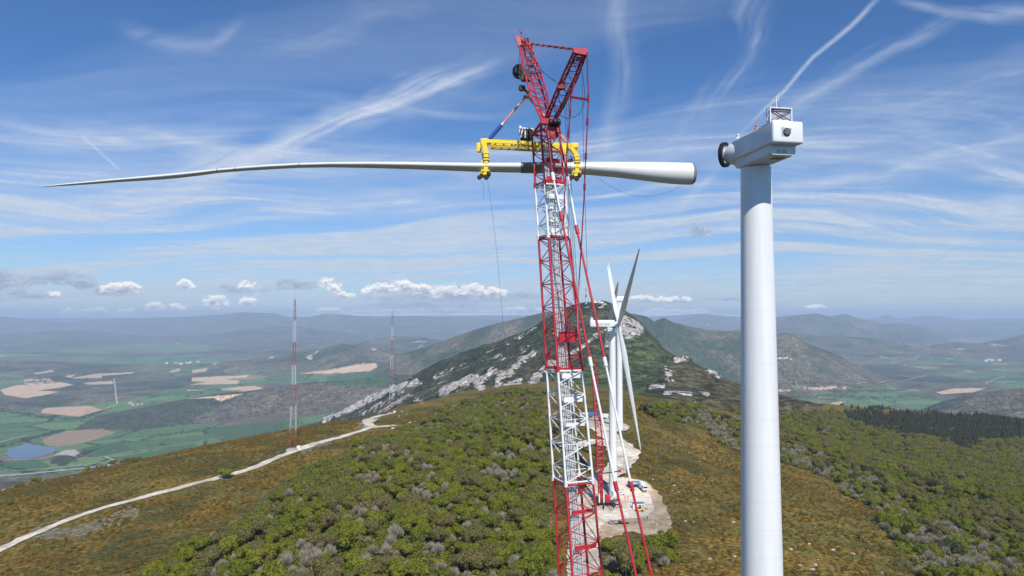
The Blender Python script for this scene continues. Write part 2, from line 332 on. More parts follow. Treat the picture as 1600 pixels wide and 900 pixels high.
LAYERS = [  # depth, front width, back width, roughness, crest polyline in photo pixels
    (32000, 2500, 1500, 0.5, [(330, 500), (420, 494), (500, 491), (600, 489), (700, 490), (760, 488.5), (820, 490), (880, 489), (960, 489), (990, 489), (1030, 487.5), (1060, 489), (1090, 487.5), (1120, 490), (1200, 494), (1260, 500)]),
    (27000, 2500, 2000, 0.3, [(-500, 497), (150, 497), (250, 496), (320, 493), (470, 495), (560, 494), (650, 493), (760, 493), (850, 492), (1000, 496), (1060, 492), (1100, 490), (1150, 495), (1230, 498), (1340, 500), (1370, 496), (1385, 491.5), (1405, 498), (1430, 495), (1442, 493), (1470, 494), (1500, 499), (1540, 498), (1620, 497), (1800, 498), (2300, 500)]),
    (21000, 2800, 2200, 0.7, [(-500, 494), (-50, 490), (10, 495), (60, 500), (100, 505), (140, 500), (190, 498), (250, 496), (300, 495), (340, 492), (385, 488), (430, 489.5), (445, 494), (475, 497), (505, 491), (540, 491), (585, 497), (620, 494), (700, 496), (780, 500), (860, 505), (1000, 504), (1060, 500), (1090, 492), (1105, 491), (1130, 497), (1160, 505), (1300, 512), (1400, 508), (1500, 504), (1600, 503), (1750, 500), (2300, 500)]),
    (15000, 1900, 1500, 0.9, [(-500, 506), (0, 522), (90, 516), (160, 518), (240, 526), (320, 524), (380, 515), (440, 509), (480, 512), (560, 522), (640, 532), (760, 545), (1000, 545), (1150, 515), (1190, 501), (1213, 496), (1245, 491.5), (1275, 490.5), (1296, 494), (1320, 489.5), (1345, 497), (1375, 505), (1410, 506), (1435, 510), (1455, 517), (1485, 530), (1530, 542), (1600, 540), (1800, 530), (2300, 520)]),
    (9500, 1000, 900, 0.8, [(-500, 540), (-50, 548), (100, 552), (200, 556), (280, 553), (330, 551), (420, 543), (500, 545), (560, 536), (610, 525), (660, 527), (720, 535), (800, 550), (1150, 545), (1220, 524), (1300, 525), (1400, 531), (1450, 541), (1490, 534), (1530, 536), (1560, 530), (1600, 522), (1700, 515), (2300, 530)]),
    (7000, 600, 700, 0.7, [(-500, 566), (0, 563), (120, 566), (220, 572), (330, 568), (400, 560), (460, 553), (500, 545), (530, 537), (570, 541), (620, 552), (700, 560), (800, 565), (2300, 580)]),
    (5200, 700, 900, 0.8, [(-500, 610), (560, 610), (620, 555), (660, 544), (700, 530), (740, 516), (770, 507), (800, 500), (850, 488), (900, 484), (960, 486), (990, 490), (1010, 494), (1022, 502), (1037, 496), (1048, 502), (1075, 510), (1110, 516), (1160, 519), (1200, 523), (1225, 520), (1237, 521), (1262, 538), (1300, 552), (1340, 570), (1400, 605), (2300, 605)]),
    (3900, 380, 420, 0.35, [(-500, 640), (40, 650), (110, 668), (170, 650), (250, 632), (330, 618), (420, 606), (480, 598), (560, 592), (640, 584), (700, 580), (800, 600), (900, 640), (2300, 640)]),
    (3100, 420, 500, 0.5, [(-500, 690), (1300, 690), (1400, 655), (1470, 627), (1520, 614), (1560, 609), (1620, 604), (1800, 590), (2300, 600)]),
]
def hf(x, y):
    x = np.asarray(x, float); y = np.asarray(y, float); r = np.hypot(x, y)
    h = np.zeros_like(x)
    near = r < 3500
    if near.any():
        xn, yn = x[near], y[near]; z = tps(xn, yn)
        rel = sstep(700, 1300, yn) * sstep(CAMZ - 560, CAMZ - 420, z)
        z = z + (ridged(xn / 260, yn / 260, 4, 3) - 0.62) * 42 * rel
        z = z + (fbm(xn / 45, yn / 45, 3, 9) - 0.5) * (2.2 + 9 * rel)
        h[near] = z
    far = r > 2600
    if far.any():
        xf, yf = x[far], np.maximum(y[far], 1.0); px = 800 + F * xf / yf
        b = VALLEY + (fbm(xf / 1500, yf / 1500, 3, 21) - 0.5) * 50 * sstep(2600, 5000, yf)
        z = b.copy()
        for i, (D, wf, wb, ro, cr) in enumerate(LAYERS):
            cxs = [c[0] for c in cr]; crest = CAMZ + (495 - np.interp(px, cxs, [c[1] for c in cr])) / F * D
            q = (yf - D); wv = np.where(q < 0, wf * (0.75 + 0.9 * fbm(xf / (wf * 1.1), yf / (wf * 3), 3, 31 + i)), wb)
            prof = np.exp(-(np.abs(q) / wv) ** 1.7)
            rd = (ridged(xf / (wf * 0.8), yf / (wf * 0.8), 5, 41 + i) - 0.66) * 2
            lift = (crest - VALLEY) * prof
            z2 = VALLEY + lift + rd * ro * lift * (1 - prof) * 0.75 + rd * ro * np.minimum(lift * 0.05, (0.0012 if D < 12000 else 0.0024) * D)
            z = np.maximum(z, z2)
        w = sstep(2600, 3400, r[far]); h[far] = h[far] * (1 - w) + z * w
        h[far & ~near] = z[(~near)[far]]
    return h
# ------------------------------------------------------------ ground sheet
colpx = np.concatenate([np.arange(-500, -40, 9.0), np.arange(-40, 1640, 1.75), np.arange(1640, 2110, 9.0)])
Drow = np.concatenate([np.geomspace(15, 200, 40)[:-1], np.geomspace(200, 900, 420)[:-1], np.geomspace(900, 2700, 460)[:-1], np.geomspace(2700, 10000, 300)[:-1], np.geomspace(10000, 34500, 230)])
NC, NR = len(colpx), len(Drow)
GD, GP = np.meshgrid(Drow, colpx, indexing='ij')
gx = ((GP - 800) / F * GD).ravel(); gy = GD.ravel(); gz = hf(gx, gy)
px, py = project(gx, gy, gz)
gz_grid = gz.reshape(NR, NC)
def hg(x, y):
    "height of the ground mesh itself at x, y"
    x = np.asarray(x, float); y = np.maximum(np.asarray(y, float), 15.5); p = 800 + F * x / y
    j = np.clip(np.searchsorted(colpx, p) - 1, 0, NC - 2); i = np.clip(np.searchsorted(Drow, y) - 1, 0, NR - 2)
    u = np.clip((p - colpx[j]) / (colpx[j + 1] - colpx[j]), 0, 1); v = np.clip((y - Drow[i]) / (Drow[i + 1] - Drow[i]), 0, 1)
    return (gz_grid[i, j] * (1 - u) + gz_grid[i, j + 1] * u) * (1 - v) + (gz_grid[i + 1, j] * (1 - u) + gz_grid[i + 1, j + 1] * u) * v
def h1(x, y): return float(hg(np.array([x]), np.array([y]))[0])
_Ds = np.geomspace(120, 12000, 8000)
def hit(px, py, dmin=120.0):
    "where the line of sight of a photo pixel meets the ground"
    D_ = _Ds[_Ds >= dmin]; a = (px - 800) / F; b = (450 - py) / F; k = D_ / (CP - b * SP)
    x = a * k; z = CAMZ + (SP + b * CP) * k
    g = hg(x, D_); i = np.argmax(z < g)
    return Vector((x[i], D_[i], g[i]))
def poly_d(pts, x, y):
    ins = np.zeros(x.shape, bool); n = len(pts); j = n - 1
    for i in range(n):
        xi, yi = pts[i]; xj, yj = pts[j]
        if yi != yj: ins ^= ((yi > y) != (yj > y)) & (x < (xj - xi) * (y - yi) / (yj - yi) + xi)
        j = i
    return ins
def line_d(pts, x, y):
    d = np.full(x.shape, 1e9)
    for (x0, y0), (x1, y1) in zip(pts, pts[1:]):
        L = (x1 - x0) ** 2 + (y1 - y0) ** 2; t = np.clip(((x - x0) * (x1 - x0) + (y - y0) * (y1 - y0)) / L, 0, 1)
        d = np.minimum(d, np.hypot(x - x0 - t * (x1 - x0), y - y0 - t * (y1 - y0)))
    return d
# zones are traced once and then live on the ground as land cover
FOREST_MID = [(215, 930), (265, 868), (330, 850), (390, 800), (425, 765), (440, 745), (540, 712), (560, 700), (640, 672), (700, 640), (745, 620), (790, 612), (850, 620), (858, 680), (862, 760), (868, 930)]
FOREST_MID2 = [(925, 860), (960, 848), (1040, 838), (1065, 850), (1050, 880), (1000, 892), (950, 930), (925, 930)]
FOREST_RIGHT = [(1010, 634), (1060, 640), (1160, 652), (1225, 652), (1300, 645), (1600, 660), (1900, 670), (1900, 960), (1490, 960), (1440, 900), (1395, 850), (1370, 800), (1320, 765), (1270, 738), (1215, 722), (1130, 690), (1090, 672), (1040, 655)]
BARE_BELT = [(1040, 650), (1100, 662), (1180, 690), (1225, 700), (1290, 712), (1370, 750), (1420, 790), (1490, 830), (1600, 850), (1640, 960), (1480, 960), (1430, 890), (1390, 850), (1365, 800), (1310, 765), (1262, 738), (1200, 722), (1120, 690), (1060, 668)]
DARK_WOOD = [(1325, 655), (1340, 646), (1420, 648), (1500, 655), (1600, 652), (1700, 660), (1700, 690), (1600, 688), (1500, 700), (1470, 690), (1400, 676), (1340, 668)]
jx = px + (fbm(gx / 22, gy / 22, 3, 77) - 0.5) * 30; jy = py + (fbm(gx / 22, gy / 22, 3, 78) - 0.5) * 16
lim = np.interp(px, [380, 500, 611, 700, 780, 860, 960, 1010, 1100, 1160, 1230, 1300, 1500], [900, 700, 760, 900, 990, 930, 780, 690, 720, 790, 960, 1280, 1750]) + (fbm(gx / 30, gy / 30, 3, 88) - .5) * 50
hill = gy < lim
C = np.zeros((gx.size, 3)); rock = np.zeros(gx.size)
def lerp(a, b, t): return a + (np.array(b) - a) * (t[:, None] if np.ndim(t) else t)
# valley floor: patchwork fields, scrub and woods
sc = np.where(gy < 5000, 330.0, 520.0); ang = 0.5
ux = (gx * math.cos(ang) + gy * math.sin(ang)) / 330.0; uy = (-gx * math.sin(ang) + gy * math.cos(ang)) / 210.0
ux = ux + (fbm(gx / 700, gy / 700, 2, 5) - 0.5) * 0.9
bi, bj = np.floor(ux), np.floor(uy); best = np.full(gx.shape, 1e9); sec = best.copy(); cid = np.zeros(gx.shape)
for di in (-1, 0, 1):
    for dj in (-1, 0, 1):
        i, j = bi + di, bj + dj; dd = np.hypot(i + 0.15 + 0.7 * hsh(i, j, 1) - ux, j + 0.15 + 0.7 * hsh(i, j, 2) - uy)
        upd = dd < best; sec = np.where(upd, best, np.minimum(sec, dd)); cid = np.where(upd, hsh(i, j, 3), cid); best = np.where(upd, dd, best)
green = np.array([0.085, 0.165, 0.075])
fields = lerp(np.tile(green, (gx.size, 1)), (0.165, 0.275, 0.105), (cid * 7.3) % 1 * 0.8)
fields = np.where(((cid > 0.90) & (gy > 4800))[:, None], np.array([0.30, 0.24, 0.16]), fields)
fields = np.where(((cid > 0.70) & (cid < 0.80))[:, None], np.array([0.19, 0.155, 0.105]), fields)
hedge = (sec - best) < 0.05; fields = np.where((hedge & (gy < 9000))[:, None], np.array([0.035, 0.055, 0.03]), fields)
scrub = lerp(np.tile(np.array([0.125, 0.115, 0.080]), (gx.size, 1)), (0.050, 0.075, 0.042), sstep(0.4, 0.62, fbm(gx / 240, gy / 240, 4, 51)))
scrub = lerp(scrub, (0.20, 0.165, 0.12), sstep(0.60, 0.75, fbm(gx / 420, gy / 420, 4, 61)) * 0.8)
hi = gz - VALLEY
s_mask = np.clip(sstep(25, 75, hi + (fbm(gx / 500, gy / 500, 4, 71) - 0.5) * 90) + sstep(0.53, 0.60, fbm(gx / 1100, gy / 1100, 4, 81)), 0, 1)
C = fields * (1 - s_mask[:, None]) + scrub * s_mask[:, None]
farm = (gy > 2200)
spk = hsh(np.floor(gx / 160), np.floor(gy / 260), 5); spk = hsh(np.floor(gx / 40 + 3 * fbm(gx / 90, gy / 90, 2, 6)), np.floor(gy / 130), 5); C = np.where((farm & (gy > 5200) & (spk > 0.993) & (fbm(gx / 900, gy / 1500, 2, 8) > .45))[:, None], np.array([0.55, 0.5, 0.45]), C)
LAKE = [(10, 704), (14, 701), (25, 699), (32, 697), (38, 693.5), (46, 692.5), (50, 695), (62, 696), (70, 698.5), (84, 699.5), (91, 701), (86, 704), (84, 708), (76, 710), (68, 713), (60, 714.5), (48, 717), (30, 717.5), (14, 717)]
m_ = poly_d([(3, 706), (10, 696), (40, 688), (95, 697), (96, 706), (80, 714), (50, 721), (8, 721)], px, py) & (gy > 2200) & (gy < 4000); LZ = float(np.percentile(gz[m_], 92)); gz[m_] = LZ
def paint(pts, col, d0=2200, d1=9000, jit=0.0):
    m_ = poly_d(pts, px + jit * (jx - px), py + jit * (jy - py)) & (gy > d0) & (gy < d1); C[m_] = col
tan = (0.64, 0.46, 0.30); tan2 = (0.56, 0.39, 0.26)
paint([(150, 650), (330, 616), (480, 598), (640, 585), (640, 610), (560, 600), (480, 640), (420, 648), (330, 660), (250, 668), (200, 672), (110, 672), (80, 690), (60, 700), (100, 680)], (0.060, 0.074, 0.048))
paint([(300, 655), (420, 600), (560, 598), (600, 620), (540, 640), (420, 660), (310, 662)], (0.130, 0.115, 0.088), jit=.3)
paint([(510, 588), (600, 583), (620, 600), (540, 606), (515, 600)], (0.065, 0.12, 0.055))
for q in [[(0, 609), (25, 602), (62, 600), (95, 597), (115, 601), (92, 606), (60, 610), (94, 612), (72, 617), (40, 622), (8, 617)], [(66, 640), (75, 637), (138, 634), (160, 640), (125, 651), (64, 645)],
          [(110, 591), (150, 584), (212, 581), (205, 584), (160, 587), (158, 591)], [(128, 598), (176, 595), (176, 600), (140, 601)], [(300, 590), (390, 586), (383, 590), (352, 592), (375, 595), (370, 600), (298, 601), (326, 596), (300, 596)],
          [(290, 609), (330, 606), (318, 610), (295, 611)], [(330, 609), (375, 604), (398, 603), (412, 607), (382, 612)], [(292, 623), (345, 618), (382, 615), (345, 627), (335, 622)],
          [(465, 584), (520, 577), (560, 569), (586, 567), (591, 573), (578, 580), (530, 583)], [(265, 580), (280, 575), (282, 579), (266, 583)], [(300, 578), (325, 575), (322, 580), (300, 583)],
          [(1462, 613), (1490, 607), (1542, 606), (1520, 613), (1472, 616)], [(1255, 606), (1285, 605), (1312, 607), (1282, 609)], [(1216, 609), (1236, 608), (1234, 611), (1217, 612)], [(1292, 632), (1315, 627), (1312, 632)], [(1300, 629), (1320, 628), (1310, 633), (1292, 633)],
          [(52, 583), (82, 578), (84, 581), (55, 585)], [(100, 588), (120, 584), (110, 590)]]:
    paint(q, tan if len(q) % 2 else tan2); s_mask[poly_d(q, px, py) & (gy > 2200)] = 0
paint([(66, 686), (100, 674), (155, 669), (181, 676), (140, 690), (90, 698), (70, 695)], (0.34, 0.24, 0.16), jit=.15)
paint([(128, 700), (190, 690), (208, 703), (205, 707), (160, 713), (130, 712)], (0.06, 0.13, 0.06)); paint([(200, 690), (330, 678), (330, 686), (275, 700), (208, 704), (190, 691)], (0.085, 0.16, 0.07))
paint([(175, 716), (300, 694), (340, 700), (290, 710), (200, 722)], (0.075, 0.14, 0.055)); paint([(330, 668), (400, 660), (470, 655), (440, 690), (350, 690), (320, 680)], (0.070, 0.125, 0.060))
paint([(0, 723), (60, 718), (80, 728), (60, 736), (0, 738)], (0.06, 0.15, 0.06)); paint([(0, 745), (110, 738), (128, 742), (90, 755), (0, 762)], (0.13, 0.13, 0.08))
paint([(80, 716), (112, 708), (120, 716), (100, 730), (78, 724)], (0.05, 0.065, 0.035), jit=.4)
for pts, w_ in [([(0, 728), (60, 739), (130, 731), (190, 722)], 1.4), ([(205, 706), (240, 700), (258, 694), (262, 690)], 1.3), ([(150, 702), (125, 712), (118, 722)], 2.2), ([(330, 668), (250, 680), (215, 690), (190, 691)], 1.0), ([(0, 698), (30, 690), (100, 672)], 1.6), ([(210, 740), (250, 722), (290, 713)], 1.6), ([(330, 700), (420, 676), (470, 660)], .8),
                ([(290, 712), (360, 694)], 1.2), ([(0, 640), (60, 650), (120, 655), (165, 640)], 1.6), ([(210, 600), (300, 607), (400, 612)], .9), ([(0, 590), (90, 594), (190, 592)], 1.0), ([(1220, 622), (1300, 618), (1380, 622), (1460, 616)], 1.2), ([(1230, 598), (1300, 600), (1360, 604)], .9), ([(1380, 590), (1460, 596), (1600, 592)], 1.1), ([(1300, 612), (1400, 610), (1440, 602)], 1.4), ([(1230, 640), (1320, 636), (1400, 638)], 1.6)]:
    m_ = (line_d(pts, px * .4 + jx * .6, py * .4 + jy * .6) < w_) & (gy > 2200) & (gy < 9000); C[m_] = (0.030, 0.045, 0.022)
# mountain
mt = (gy > 640) & (gy < 2750) & (hi > 90) & (px > 380) & (px < 1330) & ~hill
mcol = lerp(np.tile(np.array([0.066, 0.066, 0.032]), (gx.size, 1)), (0.034, 0.044, 0.020), sstep(0.35, 0.65, fbm(gx / 60, gy / 60, 4, 91)))
mcol = lerp(mcol, (0.100, 0.080, 0.042), sstep(1010, 1080, px) * sstep(0.30, 0.6, fbm(gx / 90, gy / 90, 4, 95)) * 0.8)
gsl = poly_d([(835, 612), (868, 588), (905, 562), (960, 545), (990, 512), (1035, 546), (1060, 565), (1030, 590), (1000, 612), (985, 640), (900, 660), (800, 640)], jx, jy)
mcol[gsl] = lerp(np.tile(np.array([0.048, 0.066, 0.028]), (gx.size, 1)), (0.078, 0.098, 0.040), sstep(0.35, 0.6, fbm(gx / 40, gy / 40, 4, 97)))[gsl]
C[mt] = mcol[mt]
for pts, w_, s_ in [([(508, 655), (560, 632), (600, 612), (652, 598)], 7, .85), ([(560, 648), (600, 630), (628, 612)], 5, .55), ([(604, 597), (640, 590)], 4, .5), ([(590, 645), (640, 620), (660, 626)], 6, .55),
                    ([(692, 614), (722, 600), (742, 590), (752, 605)], 8, .95), ([(745, 600), (765, 582), (784, 585), (778, 600)], 8, .9), ([(795, 585), (812, 565), (835, 550)], 7, .9), ([(790, 602), (812, 595)], 5, .8), ([(784, 555), (760, 562)], 2.5, .6), ([(735, 568), (705, 578), (676, 592)], 3, .6),
                    ([(838, 512), (800, 532), (760, 552)], 2.0, .5), ([(772, 568), (805, 548), (836, 534)], 2.0, .4), ([(832, 596), (860, 570), (880, 575)], 8, .8), ([(905, 545), (925, 530), (945, 515)], 4, .7), ([(884, 555), (900, 548)], 6, .85), ([(948, 540), (952, 528)], 5, .6), ([(905, 482), (950, 474)], 1.3, .5), ([(912, 490), (945, 478)], 1.3, .5),
                    ([(972, 500), (990, 505), (998, 518), (982, 520), (968, 514)], 9, .93), ([(1058, 562), (1080, 560), (1104, 574), (1125, 590)], 5.5, .85), ([(1040, 578), (1050, 590), (1030, 602), (1015, 606)], 6, .7), ([(1035, 615), (1055, 612), (1080, 615)], 3, .8), ([(1094, 612), (1104, 618)], 4, .9), ([(1086, 628), (1104, 626)], 2.5, .5), 
                    ([(1020, 600), (1035, 605)], 2.5, .5), ([(1030, 533), (1042, 542)], 3, .6), ([(695, 643), (715, 635), (735, 630)], 4, .8), ([(660, 608), (700, 596)], 3, .4), ([(700, 600), (900, 520)], 45, .10)]:
    d_ = line_d(pts, jx * .35 + px * .65, jy * .35 + py * .65); rock = np.maximum(rock, s_ * sstep(w_ * 1.25, w_ * 0.35, d_) * ((gy > 640) & (gy < 2750)))
# foreground hill: gorse heath
g = lerp(np.tile(np.array([0.165, 0.110, 0.026]), (gx.size, 1)), (0.115, 0.100, 0.028), sstep(0.34, 0.60, fbm(gx / 16, gy / 16, 5, 101)))
g = lerp(g, (0.058, 0.062, 0.022), sstep(0.50, 0.66, fbm(gx / 34 + 9, gy / 34, 6, 111, 0.62)) * 0.85)
g = lerp(g, (0.20, 0.118, 0.02), sstep(0.55, 0.75, fbm(gx / 7, gy / 7, 4, 121)) * 0.5)
g = g * (0.78 + 0.5 * fbm(gx / 75 + gy / 200, gy / 55, 4, 151))[:, None]; C[hill] = g[hill]
ug = lerp(np.tile(np.array([0.105, 0.115, 0.036]), (gx.size, 1)), (0.085, 0.070, 0.035), fbm(gx / 10, gy / 10, 4, 131))
C[poly_d(DARK_WOOD, jx, jy) & hill] = (0.05, 0.05, 0.03)
for poly in (FOREST_MID, FOREST_RIGHT, FOREST_MID2):
    m_ = poly_d(poly, jx, jy) & hill & ~poly_d(DARK_WOOD, jx, jy); C[m_] = ug[m_]
fr = (gy > 560) & (gy < 2300) & (px < 480) & ~hill; C[fr] = lerp(np.tile(np.array([0.045, 0.050, 0.028]), (gx.size, 1)), (0.10, 0.085, 0.055), sstep(.35, .65, fbm(gx / 25, gy / 25, 4, 141)))[fr]
bush = sstep(30, 8, line_d([(0, 800), (90, 790), (200, 775)], px, py)) * 0  # kept flat
for pts, w_ in [([(205, 800), (120, 830), (60, 835)], 9), ([(470, 708), (515, 692)], 5), ([(560, 662), (572, 672)], 4)]:
    m_ = (line_d(pts, jx, jy) < w_) & hill; C[m_] = (0.17, 0.15, 0.10)
for pts, w_ in [([(640, 661), (665, 660), (690, 666)], 4), ([(640, 662), (610, 668)], 1.5), ([(812, 692), (826, 694)], 1.6), ([(590, 655), (570, 665)], 3), ([(395, 882), (440, 893)], 3), ([(240, 886), (300, 893), (330, 890)], 4)]:
    d_ = line_d(pts, jx * .3 + px * .7, jy * .3 + py * .7); rock = np.maximum(rock, 0.9 * sstep(w_ * 1.3, w_ * 0.5, d_) * hill)
cliff = rock * sstep(950, 1250, gy); gz += cliff * (ridged(gx / 40, gy / 40, 4, 501) - 0.55) * 22; me = bpy.data.meshes.new('terrain'); nv = gx.size; me.vertices.add(nv)
me.vertices.foreach_set('co', np.stack([gx, gy, gz], 1).astype(np.float32).ravel())
idx = np.arange(nv).reshape(NR, NC); q = np.stack([idx[:-1, :-1], idx[:-1, 1:], idx[1:, 1:], idx[1:, :-1]], -1).reshape(-1, 4)
me.loops.add(q.size); me.loops.foreach_set('vertex_index', q.ravel().astype(np.int32))
me.polygons.add(len(q)); me.polygons.foreach_set('loop_start', np.arange(0, q.size, 4, dtype=np.int32))
me.polygons.foreach_set('use_smooth', np.ones(len(q), bool)); me.update(calc_edges=True)
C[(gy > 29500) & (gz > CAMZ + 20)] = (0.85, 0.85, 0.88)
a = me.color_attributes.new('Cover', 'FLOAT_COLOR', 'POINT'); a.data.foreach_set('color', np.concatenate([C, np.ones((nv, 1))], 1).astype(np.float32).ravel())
s_mask[mt | fr] = 1; s_mask[poly_d([(150, 650), (330, 616), (480, 598), (640, 585), (640, 610), (560, 600), (480, 640), (420, 648), (330, 660), (250, 668), (200, 672), (110, 672)], px, py)] = 1
for nm, arr in (('Rock', rock), ('Hill', hill.astype(float)), ('Wild', s_mask)):
    a = me.attributes.new(nm, 'FLOAT', 'POINT'); a.data.foreach_set('value', arr.astype(np.float32))
m = bpy.data.materials.new('land'); m.use_nodes = True; b = NB(m.node_tree); bs = m.node_tree.nodes['Principled BSDF']
co = b.n('ShaderNodeNewGeometry').outputs['Position']
def attr(nm, o): x = b.n('ShaderNodeAttribute', attribute_name=nm); return x.outputs[o]
cov = attr('Cover', 'Color'); rk = attr('Rock', 'Fac'); hl = attr('Hill', 'Fac')
f1 = b.noise(co, 0.55, 5, 0.7); f2 = b.noise(co, 0.085, 4, 0.6); f3 = b.noise(co, 0.012, 4, 0.6)
vor = b.n('ShaderNodeTexVoronoi'); b.link(co, vor.inputs['Vector']); vor.inputs['Scale'].default_value = 0.45
clump = b.ramp(vor.outputs['Distance'], 0.1, 0.75, 1.18, 0.68)
nearv = b.m('MULTIPLY', b.ramp(f1, 0.3, 0.7, 0.65, 1.85), clump)
farv = b.m('MULTIPLY', b.m('MULTIPLY', b.ramp(f2, 0.35, 0.65, 0.40, 1.60), b.ramp(b.noise(co, 0.03, 5, 0.7), 0.35, 0.65, 0.62, 1.38)), b.ramp(f3, 0.3, 0.7, 0.80, 1.2))
farv = b.m('ADD', b.m('MULTIPLY', farv, b.m('ADD', 0.22, b.m('MULTIPLY', attr('Wild', 'Fac'), 0.78))), b.m('MULTIPLY', b.m('SUBTRACT', 1.0, attr('Wild', 'Fac')), 0.78))
k = b.m('ADD', b.m('MULTIPLY', nearv, hl), b.m('MULTIPLY', farv, b.m('SUBTRACT', 1.0, hl)))
gc = b.mixc(1.0, cov, b.comb(k, k, k), 'MULTIPLY')
# bright flowering tips and grey dead twigs in the heath
vr = b.n('ShaderNodeSeparateColor'); b.link(vor.outputs['Color'], vr.inputs[0])
gc = b.mixc(b.m('MULTIPLY', b.m('MULTIPLY', b.ramp(vr.outputs[0], 0.80, 0.95), hl), 0.35), gc, (0.20, 0.13, 0.02))
gc = b.mixc(b.m('MULTIPLY', b.m('MULTIPLY', b.ramp(vr.outputs[1], 0.86, 0.97), hl), 0.4), gc, (0.028, 0.034, 0.012))
st = b.noise(co, 0.16, 4, 0.75)
gc = b.mixc(b.m('MULTIPLY', b.m('MULTIPLY', b.ramp(st, 0.68, 0.71), hl), 0.7), gc, (0.30, 0.27, 0.22))
rn = b.noise(co, 0.045, 8, 0.72); rv = b.noise(co, 0.12, 6, 0.7)
rmask = b.ramp(b.m('ADD', b.m('MULTIPLY', rk, 0.95), b.ramp(rn, 0.36, 0.64, 0.0, 1.0, smooth=False)), 1.02, 1.12)
rmask = b.m('MULTIPLY', rmask, b.ramp(rk, 0.02, 0.1))
rc = b.mixc(b.ramp(rv, 0.35, 0.65), (0.24, 0.215, 0.19), (0.85, 0.78, 0.72))
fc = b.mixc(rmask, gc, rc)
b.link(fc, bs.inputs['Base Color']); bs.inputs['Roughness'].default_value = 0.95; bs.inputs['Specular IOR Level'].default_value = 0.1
hb = b.m('ADD', b.m('MULTIPLY', b.m('SUBTRACT', 1.0, vor.outputs['Distance']), b.m('MULTIPLY', hl, 0.9)), b.m('MULTIPLY', b.m('SUBTRACT', 1.0, hl), b.m('MULTIPLY', b.m('ADD', f2, b.m('MULTIPLY', rn, b.m('MULTIPLY', rk, 3.0))), 9.0)))
bp = b.n('ShaderNodeBump'); bp.inputs['Strength'].default_value = 0.8; bp.inputs['Distance'].default_value = 1.0; b.link(hb, bp.inputs['Height']); b.link(bp.outputs[0], bs.inputs['Normal'])
me.materials.append(m); terrain = bpy.data.objects.new('terrain', me); COL.objects.link(terrain); tag(terrain, kind='structure')
LAND = m

# ------------------------------------------------------------ draped roads, pads and water
def drape_mat(name, c0, c1, sc_=0.4, b_=0.4):
    m = bpy.data.materials.new(name); m.use_nodes = True; b = NB(m.node_tree); bs = m.node_tree.nodes['Principled BSDF']
    co = b.n('ShaderNodeNewGeometry').outputs['Position']; n = b.noise(co, sc_, 6, 0.65); n2 = b.noise(co, sc_ * 0.16, 3)
    cc = b.mixc(b.ramp(n, 0.3, 0.7), c0, c1); kk = b.ramp(n2, 0.35, 0.65, 0.70, 1.12)
    b.link(b.mixc(1.0, cc, b.comb(kk, kk, kk), 'MULTIPLY'), bs.inputs['Base Color']); bs.inputs['Roughness'].default_value = 0.95; bs.inputs['Specular IOR Level'].default_value = 0.1
    return m
GRAVEL = drape_mat('gravel', (0.50, 0.43, 0.335), (0.77, 0.69, 0.58)); EARTH = drape_mat('trampled_earth', (0.36, 0.26, 0.15), (0.60, 0.50, 0.37), 0.15); PALE = drape_mat('pale_road', (0.42, 0.42, 0.42), (0.5, 0.5, 0.49)); DUST = drape_mat('dust_road', (0.42, 0.37, 0.30), (0.55, 0.49, 0.41))
RIVERBED = drape_mat('riverbed', (0.26, 0.23, 0.20), (0.40, 0.36, 0.31))
def strip(name, pts, width, m, off=0.35, step=4.0, wob=0.25):
    W_ = [hit(*p, 2000.0 if step > 10 else 120.0) for p in pts]
    # smooth through the hit points
    dense = []
    for i in range(len(W_) - 1):
        p0 = W_[max(i - 1, 0)]; p1 = W_[i]; p2 = W_[i + 1]; p3 = W_[min(i + 2, len(W_) - 1)]
        n = max(2, int((p2 - p1).length / step))
        for k in range(n):
            t = k / n; dense.append(0.5 * ((2 * p1) + (p2 - p0) * t + (2 * p0 - 5 * p1 + 4 * p2 - p3) * t * t + (3 * p1 - p0 - 3 * p2 + p3) * t ** 3))
    dense.append(W_[-1]); n = len(dense); xs = []; ys = []
    for i, p in enumerate(dense):
        d = (dense[min(i + 1, n - 1)] - dense[max(i - 1, 0)]); d.z = 0; d.normalize(); nrm = Vector((-d.y, d.x, 0))
        wl = width * (0.5 + wob * (random.random() - 0.5)); wr = width * (0.5 + wob * (random.random() - 0.5))
        for s_ in (-wl, -wl / 3, wr / 3, wr): q_ = p + nrm * s_; xs.append(q_.x); ys.append(q_.y)
    zs = hg(np.array(xs), np.array(ys)); cen = zs.reshape(-1, 4); cen = np.maximum(cen, cen.max(1, keepdims=True) - width * 0.08) + off
    vs = list(zip(xs, ys, cen.ravel())); fs = [(4 * i + j, 4 * i + j + 1, 4 * i + 5 + j, 4 * i + 4 + j) for i in range(n - 1) for j in range(3)]
    mb = MB().add(vs, fs, True); o = mb.build(name, m); return tag(o, kind='structure')
